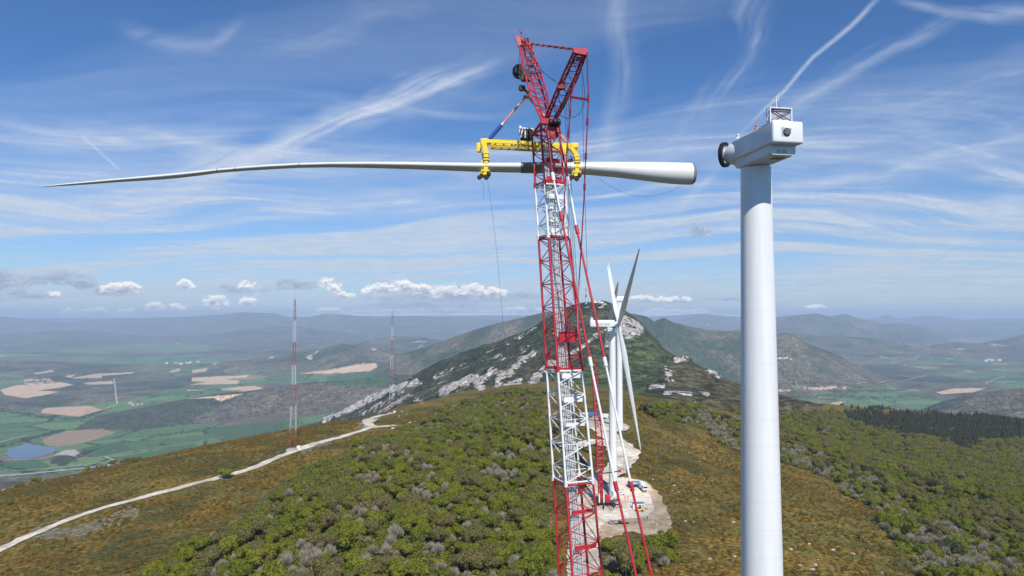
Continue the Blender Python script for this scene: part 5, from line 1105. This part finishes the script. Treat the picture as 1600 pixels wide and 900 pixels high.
for i, (x_, y_, w_, h_) in enumerate(((-1.6, 0, 1.4, .9), (0, .3, 1.3, 1.2), (1.6, -.2, 1.4, .7), (3.2, .2, 1.2, .4))): a = MB(); a.box((x_, y_, h_ / 2), (w_, 1.3, h_), None, .04); lp(a, 'crate', 'black', pl)
q = hit(996, 817); pp = empty('steel_plates', (q.x, q.y, q.z + .4), 0); tag(pp, 'short pile of dark steel plates lying on the pad right of the pallets', 'plates')
for i in range(3): a = MB(); a.box((.1 * i, .05 * i, .1 + .13 * i), (2.4, 1.1, .11)); lp(a, 'plate', 'steel_grey', pp)
for i, (x_, y_) in enumerate(((976.5, 778.5), (981, 778.3), (977, 781.5), (981.5, 781.6))):
    q = hit(x_, y_); r0 = empty('traffic_cone', (q.x, q.y, q.z + .45)); tag(r0, ('left', 'right')[i % 2] + ' cone of the ' + ('back', 'front')[i // 2] + ' pair of red cones in the middle of the pad', 'cone', 'cones on the pad')
    a = MB(); a.lathe((0, 0, 0), (0, 0, 1), [(.3, .06), (.07, .95), (.02, .97)], 12); lp(a, 'body', 'orange', r0); a = MB(); a.box((0, 0, .04), (.7, .7, .08)); lp(a, 'foot', 'black', r0)
q = hit(1012, 813); person((q.x, q.y, q.z + .4), .5, 'worker in dark clothes standing alone near the right front of the pad', 'cloth_navy')
q = hit(960, 783); person((q.x, q.y, q.z + .4), 2.5, 'worker in orange jacket at the foot of the middle turbine tower', 'cloth_orange')
q = hit(955, 800); person((q.x, q.y, q.z + .4), 1.5, 'worker in white helmet between small crane and pallets', 'cloth_orange', legs='cloth_navy')

# small red crane at the middle turbine
q = hit(945, 791); D2 = q.y; sc = empty('mobile_crane', (q.x, q.y, q.z + .45), 0); tag(sc, 'small mobile crane with slender red lattice mast on black outriggers beside the middle turbine', 'crane')
def sp2(mb, name, m): o = mb.build(name, MATS[m], sc); return o
def sq2(x_, y_, w_, D): c_ = P(x_, y_, D); h = w_ / 2; return [c_ + Vector((h * a_, h * b_, 0)) for a_, b_ in ((-1, -1), (1, -1), (1, 1), (-1, 1))]
a = lattice(sq2(939, 787, 1.7, D2), sq2(937.3, 735, 1.9, D2 + .5), 9, .24, .15); lattice(sq2(937.3, 735, 3.0, D2 + .5), sq2(936.5, 690, 3.0, D2 + 1), 9, .26, .17, mb=a); sp2(a, 'lower_mast', 'crane_red')
a = MB(); a.bar(P(939, 787, D2), P(937.5, 735, D2), .9, .8); sp2(a, 'mast_core', 'crane_dark_red')
a = lattice(sq2(936.5, 690, 2.8, D2 + 1), sq2(926, 560, 1.9, D2 + 2), 26, .17, .11); sp2(a, 'upper_mast', 'crane_red')
a = MB(); a.path([P(904, 728, D2), P(918, 735, D2), (P(936, 740, D2)), P(955, 738, D2), P(968, 736, D2)], .32, 6); sp2(a, 'hose_guide', 'black')
a = MB(); a.box(P(968, 735.5, D2), (1.4, 1, 1.0)); sp2(a, 'hook_weight', 'crane_red')
a = MB(); a.box(q + Vector((0, 0, 1.5)), (8.5, 2.6, 1.0), None, .1); sp2(a, 'carrier', 'black')
a = MB(); a.box(q + Vector((1.4, .2, 3.6)), (2.6, 2.6, 3.4), None, .1); sp2(a, 'engine_housing', 'crane_red')
a = MB(); a.box(q + Vector((-3.9, -.3, 3.4)), (1.7, 2.0, 2.6), None, .1); sp2(a, 'cab', 'black')
a = MB()
for dx in (-2.8, -.6): a.box(q + Vector((dx, -1.2, 4.1)), (.6, .6, 4.2))
sp2(a, 'ram', 'crane_white')
for dx, dy2, l_ in ((-6.5, -5, 1), (-6, 6, 1), (7.5, -4.5, 1), (7, 6.5, 1), (3.2, -7.5, 1), (-1.5, -7.5, 1)):
    a = MB(); e_ = q + Vector((dx, dy2, .6)); a.bar(q + Vector((dx * .2, dy2 * .15, 1.9)), e_ + Vector((0, 0, .9)), .55, .5).tube(e_ + Vector((0, 0, 1.2)), e_ + Vector((0, 0, .0)), .2, 8); o_ = sp2(a, 'outrigger', 'black')
    a = MB(); a.lathe(e_ - Vector((0, 0, .1)), (0, 0, 1), [(1.0, 0), (1.0, .16), (.3, .22)], 14); o2 = a.build('outrigger_pad', MATS['steel_grey'], None); o2.parent = o_; o2.matrix_parent_inverse = Matrix.Translation(-Vector(sc.location))
for x_ in (-4.6, -3.2, 3.2, 4.6):
    for s_ in (-1.2, 1.2): a = MB(); a.lathe(q + Vector((x_, s_ - .15, .95)), (0, 1, 0), [(.4, 0), (.62, .03), (.62, .3), (.4, .33)], 14); sp2(a, 'wheel', 'rubber')

# ------------------------------------------------------------ plants
def leaf_mat(name, c0, c1, c2, transl=0.36, inst=True):
    m = bpy.data.materials.new(name); m.use_nodes = True; nt = m.node_tree; nt.nodes.clear(); b = NB(nt)
    oi = b.n('ShaderNodeObjectInfo'); gp = b.n('ShaderNodeTexCoord').outputs['Object']; n = b.noise(gp, .9, 3, 0.6)
    col = b.mixc(b.ramp(oi.outputs['Random'], 0.05, 0.95, smooth=False), c0, c1); col = b.mixc(b.ramp(n, 0.42, 0.68, 0, .7), col, c2)
    wn = b.n('ShaderNodeTexWhiteNoise'); b.link(gp, wn.inputs['Vector']); 
    kk = b.ramp(b.noise(gp, 3.5, 2), 0.3, 0.7, 0.72, 1.25); col = b.mixc(1.0, col, b.comb(kk, kk, kk), 'MULTIPLY')
    df = b.n('ShaderNodeBsdfDiffuse'); tl = b.n('ShaderNodeBsdfTranslucent'); mx = b.n('ShaderNodeMixShader'); mx.inputs[0].default_value = transl
    b.link(col, df.inputs['Color']); b.link(col, tl.inputs['Color']); b.link(df.outputs[0], mx.inputs[1]); b.link(tl.outputs[0], mx.inputs[2])
    om = b.n('ShaderNodeOutputMaterial'); b.link(mx.outputs[0], om.inputs['Surface']); return m
LEAF = leaf_mat('spring_leaves', (0.245, 0.265, 0.032), (0.140, 0.185, 0.028), (0.300, 0.285, 0.045))
LEAF_OLIVE = leaf_mat('olive_leaves', (0.225, 0.190, 0.075), (0.185, 0.185, 0.060), (0.26, 0.22, 0.09))
LEAF_DARK = leaf_mat('dark_needles', (0.055, 0.062, 0.034), (0.078, 0.082, 0.042), (0.09, 0.088, 0.045), .1)
TWIG = leaf_mat('bare_twigs', (0.40, 0.35, 0.275), (0.29, 0.255, 0.19), (0.44, 0.39, 0.31), .1)
GORSE = leaf_mat('gorse', (0.225, 0.130, 0.024), (0.12, 0.105, 0.032), (0.26, 0.17, 0.03), .15)
BARK = mat('bark', (0.13, 0.105, 0.085), 0.9)
def leafmesh(name, n, blobs_, size, seed, m, jitter=.35, shell=.75, flat=1.0):
    r_ = np.random.default_rng(seed); bl = np.array(blobs_); w = bl[:, 3] ** 2; pick = r_.choice(len(bl), n, p=w / w.sum()); d = r_.normal(size=(n, 3)); d[:, 2] = d[:, 2] * .9 + .35; d /= np.linalg.norm(d, axis=1)[:, None]
    rad = bl[pick, 3] * (shell + (1 - shell) * r_.random(n) ** .5) * (1 + jitter * (r_.random(n) - .5)); c = bl[pick, :3] + d * rad[:, None] * np.array([1, 1, .85 * flat])
    nn = d + r_.normal(size=(n, 3)) * .45; nn /= np.linalg.norm(nn, axis=1)[:, None]; t = np.cross(nn, r_.normal(size=(n, 3))); t /= np.linalg.norm(t, axis=1)[:, None]; bt = np.cross(nn, t)
    s = size * (.6 + .8 * r_.random(n))[:, None]; v = np.stack([c - t * s - bt * s * .6, c + t * s * .9 - bt * s * .7, c + t * s * .7 + bt * s * .8 + nn * s * .25, c - t * s * .8 + bt * s * .7], 1).reshape(-1, 3)
    me = bpy.data.meshes.new(name); me.from_pydata(v.tolist(), [], np.arange(n * 4).reshape(-1, 4).tolist()); me.materials.append(m); me.update(); return me
def blobset(seed, Rr, Hc, n=11, up=.72):
    r_ = np.random.default_rng(seed); out = [(0, 0, Hc, Rr * .62)]
    for i in range(n): a_ = i * 2.4 + r_.random() * .8; q_ = Rr * (.30 + .45 * r_.random()); out.append((math.cos(a_) * q_, math.sin(a_) * q_, Hc + Rr * (r_.random() - .45) * up, Rr * (.28 + .22 * r_.random())))
    return out
def trunkmesh(seed, H, Rr, m):
    r_ = random.Random(seed); a = MB(); a.tube((0, 0, -.6), (.1, 0, H * .45), .24, 8, .16)
    for i in range(6): an = i * 1.05 + r_.random(); e_ = Vector((math.cos(an) * Rr * .6, math.sin(an) * Rr * .6, H * (.65 + .25 * r_.random()))); a.tube((.1, 0, H * (.25 + .2 * r_.random())), e_, .12, 5, .03)
    me = a.mesh('trunk'); me.materials.append(m); return me
def baremesh(seed, H, Rr, n=520):
    r_ = np.random.default_rng(seed); V = []; Fc = []
    for i in range(n):
        a_ = r_.random() * 6.28; el = math.acos(1 - r_.random() * 1.02); q_ = r_.random() ** .3; end = np.array([math.cos(a_) * math.sin(el) * Rr * q_, math.sin(a_) * math.sin(el) * Rr * q_, H * .38 + math.cos(el) * H * .55 * q_ * (.85 + .2 * r_.random())])
        st = np.array([0, 0, H * .15]) + (end - np.array([0, 0, H * .15])) * (0.25 + .45 * r_.random()) * (.9 + .2 * r_.random()); dd = end - st; sd_ = np.cross(dd, r_.normal(size=3)); sd_ /= np.linalg.norm(sd_) + 1e-6; w_ = .05 + .05 * r_.random()
        b0 = len(V); V += [st - sd_ * w_, st + sd_ * w_, end + sd_ * w_ * .4, end - sd_ * w_ * .4]; Fc.append((b0, b0 + 1, b0 + 2, b0 + 3))
    me = bpy.data.meshes.new('twigs'); me.from_pydata([list(v) for v in V], [], Fc); me.materials.append(TWIG); me.update(); return me
KIND = {}
KIND['green'] = [(leafmesh('crown', 2600, blobset(10 + i, 4.6, 4.6 + .3 * i), .27, 20 + i, LEAF if i < 4 else LEAF_OLIVE), trunkmesh(i, 7.0, 4, MATS['bark'])) for i in range(6)]
KIND['bare'] = [(baremesh(50 + i, 7.2 + .5 * i, 3.6), trunkmesh(60 + i, 6.0, 3.2, MATS['bark'])) for i in range(4)]
def conmesh(seed, H, Rr, n=700):
    return leafmesh('crown', n, [(0, 0, H * (.2 + .75 * t), Rr * (1.05 - t) * .95 + .25) for t in np.linspace(0, 1, 7)], .34, seed, LEAF_DARK, .3, .7, .8)
KIND['dark'] = [(conmesh(70 + i, 9 + i, 2.7), trunkmesh(75 + i, 8, .8, MATS['bark'])) for i in range(3)]
KIND['darkleaf'] = [(leafmesh('crown', 1200, blobset(110 + i, 4.2, 4.4), .42, 120 + i, LEAF_DARK), trunkmesh(i + 9, 7.0, 4, MATS['bark'])) for i in range(2)]
KIND['gorse'] = [(leafmesh('gorse', 46, [(0, 0, .35, .75), (.5, .3, .3, .55), (-.5, .1, .3, .5)], .20, 90 + i, GORSE, flat=.7), None) for i in range(4)]
# place them on the ground by land-cover zone
def grid_pts(x0, x1, y0, y1, s, seed):
    r_ = np.random.default_rng(seed); X_, Y_ = np.meshgrid(np.arange(x0, x1, s), np.arange(y0, y1, s)); X_ = X_ + r_.uniform(-.48, .48, X_.shape) * s; Y_ = Y_ + r_.uniform(-.48, .48, X_.shape) * s
    x, y = X_.ravel(), Y_.ravel(); z = hg(x, y); px_, py_ = project(x, y, z); return x, y, z, px_, py_, r_
ROADS_PX = [([(-60, 895), (0, 861), (60, 832), (120, 808), (180, 789), (260, 768), (330, 750), (390, 734), (430, 717), (457, 707), (490, 695), (530, 684), (575, 670), (600, 667)], 7), ([(585, 668), (574, 662), (578, 655), (592, 651), (612, 647)], 6),
            ([(938, 755), (955, 742), (972, 726), (981, 712), (976, 700), (960, 688), (945, 676), (930, 664), (920, 654), (916, 645)], 14), ([(972, 716), (960, 700), (940, 694), (915, 694), (895, 700), (878, 692)], 13)]
PADS_PX = [[(895, 760), (932, 738), (1008, 745), (1040, 775), (1056, 810), (1050, 842), (945, 850), (945, 910), (876, 910), (884, 840)], [(922, 658), (950, 650), (990, 662), (990, 676), (962, 682), (930, 678)]]
def clear_of_roads(px_, py_):
    ok = np.ones(px_.shape, bool)
    for l, w_ in ROADS_PX: ok &= line_d(l, px_, py_) > w_
    for p_ in PADS_PX: ok &= ~poly_d(p_, px_, py_)
    return ok
x, y, z, tx, ty, r_ = grid_pts(-900, 1250, 190, 1500, 5.3, 3)
keep = clear_of_roads(tx, ty) & (tx > -150) & (tx < 1850) & (ty < 990)
nzz = (fbm(x / 28, y / 28, 3, 301) - .5); jpx, jpy = tx + nzz * 50, ty + (fbm(x / 28, y / 28, 3, 302) - .5) * 26
mid = poly_d(FOREST_MID, jpx, jpy) | (poly_d(FOREST_MID2, jpx, jpy) & (r_.random(x.size) < .55)); rgt = poly_d(FOREST_RIGHT, jpx, jpy); belt = poly_d(BARE_BELT, jpx, jpy); dkw = poly_d(DARK_WOOD, jpx, jpy)
back = (ty < 690) & (tx < 860); thin = fbm(x / 22, y / 22, 3, 311)
zone = (mid | rgt) & keep & (z < 60)
zone &= (thin > .30)
zone &= ~(back & (thin < .5)); zone &= ~(mid & (tx < 560) & (ty > 690) & (ty < 820) & (thin < .46))
rv_ = r_.random(x.size); barep = np.where(belt, .68, np.where(mid, .25, .10)) + (fbm(x / 40, y / 40, 3, 321) > .60) * .45
kind = np.where(rv_ < barep, 1, 0); zone |= dkw & keep & (z < 60); kind[dkw & zone & (rv_ < .97)] = 2; kind[(kind == 0) & (fbm(x / 22, y / 22, 2, 331) > .74) & (y > 300) & rgt] = 3
# a few loners on the heath and along the valley edge
lone = keep & ~mid & ~rgt & (y < 620) & (rv_ > .994) & (ty > 700) & ~((tx > 1030) & (tx < 1230)); zone |= lone; kind[lone] = np.where(r_.random(lone.sum()) < .6, 1, 0)
sc_ = (.46 + .52 * r_.random(x.size) ** 1.3) * np.where(kind == 1, .85, 1.0) * np.where(back, .75, 1.0) * np.where(lone, .45, 1.0); rot_ = r_.random(x.size) * 6.28
sc_ = np.where(kind == 2, sc_ * 1.25, sc_)
fringe = (r_.random(x.size) < .35) & (tx > -200) & (tx < 230) & (y > 470) & (y < 1250) & (ty > 690) & (thin > .38); zone |= fringe; kind[fringe] = np.where(r_.random(fringe.sum()) < .5, 1, 0); sc_ = np.where(fringe, sc_ * .6, sc_)
idx_all = np.nonzero(zone)[0]
INST = bpy.data.collections.new('plant_sources')      # not linked to the scene
def gn_stuff(name, ids, kinds, label, cat, xyz=None, scl=None):
    if xyz is None: xyz = np.stack([x[ids], y[ids], z[ids]], 1); scl = sc_[ids]
    me = bpy.data.meshes.new(name); me.from_pydata(xyz.tolist(), [], []); n = len(xyz)
    for nm, arr in (('scl', scl), ('rot', RNG.random(n) * 6.28)): a_ = me.attributes.new(nm, 'FLOAT', 'POINT'); a_.data.foreach_set('value', arr.astype(np.float32))
    o = bpy.data.objects.new(name, me); COL.objects.link(o); tag(o, label, cat, kind='stuff')
    coll = bpy.data.collections.new(name + '_sources')
    for i, (cm, tm) in enumerate(kinds):
        if tm:      # crown and trunk as one mesh for the instances
            bm = bmesh.new(); bm.from_mesh(cm); bm.from_mesh(tm); k0 = len(cm.polygons)
            bm.faces.ensure_lookup_table()
            for f_ in bm.faces[k0:]: f_.material_index = 1
            mm = bpy.data.meshes.new(name + '_source'); bm.to_mesh(mm); bm.free(); mm.materials.append(cm.materials[0]); mm.materials.append(tm.materials[0])
        else: mm = cm
        so = bpy.data.objects.new(name + '_source', mm); coll.objects.link(so)
    ng = bpy.data.node_groups.new(name, 'GeometryNodeTree'); ng.interface.new_socket('Geometry', in_out='INPUT', socket_type='NodeSocketGeometry'); ng.interface.new_socket('Geometry', in_out='OUTPUT', socket_type='NodeSocketGeometry')
    N_ = ng.nodes.new; gi = N_('NodeGroupInput'); go = N_('NodeGroupOutput'); ip = N_('GeometryNodeInstanceOnPoints'); ci_ = N_('GeometryNodeCollectionInfo'); ci_.inputs['Collection'].default_value = coll; ci_.inputs['Separate Children'].default_value = True; ci_.inputs['Reset Children'].default_value = True
    L_ = ng.links.new; L_(gi.outputs[0], ip.inputs['Points']); L_(ci_.outputs[0], ip.inputs['Instance']); ip.inputs['Pick Instance'].default_value = True
    def na(nm): q_ = N_('GeometryNodeInputNamedAttribute'); q_.data_type = 'FLOAT'; q_.inputs['Name'].default_value = nm; return q_.outputs[0]
    cr_ = N_('ShaderNodeCombineXYZ'); L_(na('rot'), cr_.inputs[2]); L_(cr_.outputs[0], ip.inputs['Rotation']); cs_ = N_('ShaderNodeCombineXYZ'); s_ = na('scl')
    for i in range(3): L_(s_, cs_.inputs[i])
    L_(cs_.outputs[0], ip.inputs['Scale']); L_(ip.outputs[0], go.inputs[0]); md = o.modifiers.new('scatter', 'NODES'); md.node_group = ng
    return o
def individuals(ids, kname, name, lab_mid, lab_right, cat, grp):
    r2 = random.Random(9)
    for n_, i in enumerate(ids):
        cm, tm = KIND[kname][r2.randrange(len(KIND[kname]))]
        e_ = empty(name, (x[i], y[i], z[i]), rot_[i]); s_ = sc_[i]; e_.scale = (s_, s_, s_ * r2.uniform(.85, 1.15))
        side = tx[i] < 1100; vi = [k_[0] for k_ in KIND[kname]].index(cm); look = {'green': ['spring-green tree', 'olive-brown tree'][vi > 3], 'bare': 'leafless grey tree', 'darkleaf': 'dark green tree'}[kname]
        if side:
            where = ('front' if ty[i] > 850 else 'middle' if ty[i] > 770 else 'back') + ' rows, ' + ('far left' if tx[i] < 420 else 'left' if tx[i] < 560 else 'centre' if tx[i] < 710 else 'boom side') + ', of wood left of the crane'
        else: where = ('front' if ty[i] > 860 else 'middle' if ty[i] > 780 else 'back') + ' rows, ' + ('left' if tx[i] < 1450 else 'far right') + ', of wood right of the tower'
        tag(e_, look + ' in ' + where, cat, look + 's in ' + where)
        o = bpy.data.objects.new('crown' if kname != 'bare' else 'branches', cm); COL.objects.link(o); o.parent = e_
        o = bpy.data.objects.new('trunk', tm); COL.objects.link(o); o.parent = e_
inframe = (tx > -10) & (tx < 1610) & (ty < 925)
def split(k, n=300):
    ids = idx_all[kind[idx_all] == k]; sz = sc_[ids] / y[ids] * inframe[ids]; o_ = np.argsort(-sz); a_ = o_[:n]; a_ = a_[sz[a_] > 0]; m_ = np.ones(len(ids), bool); m_[a_] = False; return ids[a_], ids[m_]
gi_, gr_ = split(0); bi_, br_ = split(1); di_ = idx_all[kind[idx_all] == 2]; ei_, er_ = split(3, 60)
individuals(gi_, 'green', 'leafy_tree', 'broad spring-green tree in the wood on the slope left of the crane', 'broad spring-green tree in the wood right of the near tower', 'tree', ('green trees left of the crane', 'green trees right of the near tower'))
individuals(bi_, 'bare', 'bare_tree', 'leafless grey tree among the green trees left of the crane', 'leafless grey tree at the wood edge right of the near tower', 'tree', ('bare trees left of the crane', 'bare trees right of the near tower'))
individuals(ei_, 'darkleaf', 'dark_tree', 'dark green tree standing out in the wood left of the crane', 'dark green tree standing out in the wood right of the near tower', 'tree', ('dark trees left of the crane', 'dark trees right of the near tower'))
gn_stuff('green_wood', np.concatenate([gr_, er_]), KIND['green'], 'spring-green woodland behind the nearest trees, covering the ridge slopes', 'woodland')
gn_stuff('bare_wood', br_, KIND['bare'], 'grey leafless thicket between the heath and the green wood', 'thicket')
gn_stuff('dark_wood', di_, KIND['dark'], 'dark conifer wood along the far edge of the green forest on the right', 'woodland')
# low undergrowth closing the gaps between the crowns
ux_, uy_, uz_, upx, upy, r5 = grid_pts(-420, 560, 195, 760, 3.4, 17)
uj, uk = upx + (fbm(ux_ / 28, uy_ / 28, 3, 301) - .5) * 50, upy + (fbm(ux_ / 28, uy_ / 28, 3, 302) - .5) * 26
okw = (poly_d(FOREST_MID, uj, uk) | poly_d(FOREST_RIGHT, uj, uk)) & clear_of_roads(upx, upy) & (upx > -60) & (upx < 1680) & (upy < 980)
UNDER = [leafmesh('undergrowth', 90, [(0, 0, .8, 1.3), (.8, .4, .7, .9), (-.8, .2, .6, .9)], .24, 190 + i, (LEAF, LEAF_OLIVE, LEAF)[i], flat=.9) for i in range(3)]
gn_stuff('undergrowth', None, [(u_, None) for u_ in UNDER], 'low green and olive undergrowth between the trees of both woods', 'undergrowth', np.stack([ux_, uy_, uz_], 1)[okw], .7 + .8 * r5.random(okw.sum()))
# heath bushes
hx, hy, hz, hpx, hpy, r3 = grid_pts(-330, 330, 200, 640, 3.1, 8)
ok = clear_of_roads(hpx, hpy) & (hpx > -60) & (hpx < 1660) & (hpy < 960) & ~poly_d(FOREST_MID, hpx, hpy) & ~poly_d(BARE_BELT, hpx, hpy) & (fbm(hx / 9, hy / 9, 3, 401) > .42)
ok &= ~((hy > 640))
gn_stuff('gorse_heath', None, KIND['gorse'], 'orange-brown gorse heath covering the open ridge top', 'heath', np.stack([hx, hy, hz], 1)[ok], (.55 + .8 * r3.random(ok.sum()) ** 1.5))
bq = hit(352, 748); e_ = empty('bush', (bq.x, bq.y, bq.z)); e_.scale = (.95, .95, .75); tag(e_, 'single bright green bush growing on the edge of the gravel track', 'bush')
o = bpy.data.objects.new('foliage', KIND['green'][1][0]); COL.objects.link(o); o.parent = e_; o = bpy.data.objects.new('stem', KIND['green'][1][1]); COL.objects.link(o); o.parent = e_
# pale boulders scattered on the heath
rb_ = random.Random(12); pr = None
rock_px = [(rb_.uniform(1000, 1150), rb_.uniform(690, 880)) for _ in range(26)] + [(rb_.uniform(1010, 1055), rb_.uniform(790, 850)) for _ in range(22)] + [(rb_.uniform(1230, 1380), rb_.uniform(800, 895)) for _ in range(16)] + [(rb_.uniform(560, 740), rb_.uniform(640, 672)) for _ in range(22)] + [(rb_.uniform(230, 450), rb_.uniform(870, 898)) for _ in range(18)]
bmr = bmesh.new(); bmesh.ops.create_icosphere(bmr, subdivisions=2, radius=.6)
for v in bmr.verts: v.co *= 1 + .45 * (random.random() - .5); v.co.z *= .6
rme = bpy.data.meshes.new('boulder'); bmr.to_mesh(rme); bmr.free(); rme.materials.append(MATS['rock_stone'])
for i, (a_, b_) in enumerate(rock_px):
    if not clear_of_roads(np.array([a_]), np.array([b_]))[0] and not (a_ > 1010 and b_ > 790): continue
    q = hit(a_, b_); o = bpy.data.objects.new('boulder', rme); COL.objects.link(o); o.location = q + Vector((0, 0, .1)); o.rotation_euler = (0, 0, rb_.random() * 6); s_ = rb_.uniform(.5, 1.3) * max(1, q.y / 420); o.scale = (s_ * 1.3, s_, s_)
    w_ = 'between the pad and the near tower' if a_ < 1160 and a_ > 990 else 'right of the near tower' if a_ > 1160 else 'by the rocky patch right of the second mast' if a_ > 520 else 'at the lower left edge of the wood'
    tag(o, 'pale grey boulder in the heath ' + w_, 'boulder', 'boulders ' + w_)

# ------------------------------------------------------------ haze
hz = MB(); Z0, Z1 = VALLEY - 120.0, 420.0
gmin = float(gz.min()) - 1.0; gmax = max(float(gz.max()), 150.0) + 5
hz.box((0, 16500, (gmin + gmax) / 2), (110000, 37000, gmax - gmin))
hm = bpy.data.materials.new('haze_air'); hm.use_nodes = True; nt = hm.node_tree; nt.nodes.clear()
pv = nt.nodes.new('ShaderNodeVolumePrincipled'); pv.inputs['Color'].default_value = (0.62, 0.77, 1.0, 1); pv.inputs['Density'].default_value = 6.3e-5; pv.inputs['Anisotropy'].default_value = 0.0
om = nt.nodes.new('ShaderNodeOutputMaterial'); nt.links.new(pv.outputs[0], om.inputs['Volume'])
haze = hz.build('haze', hm); tag(haze, kind='stuff')
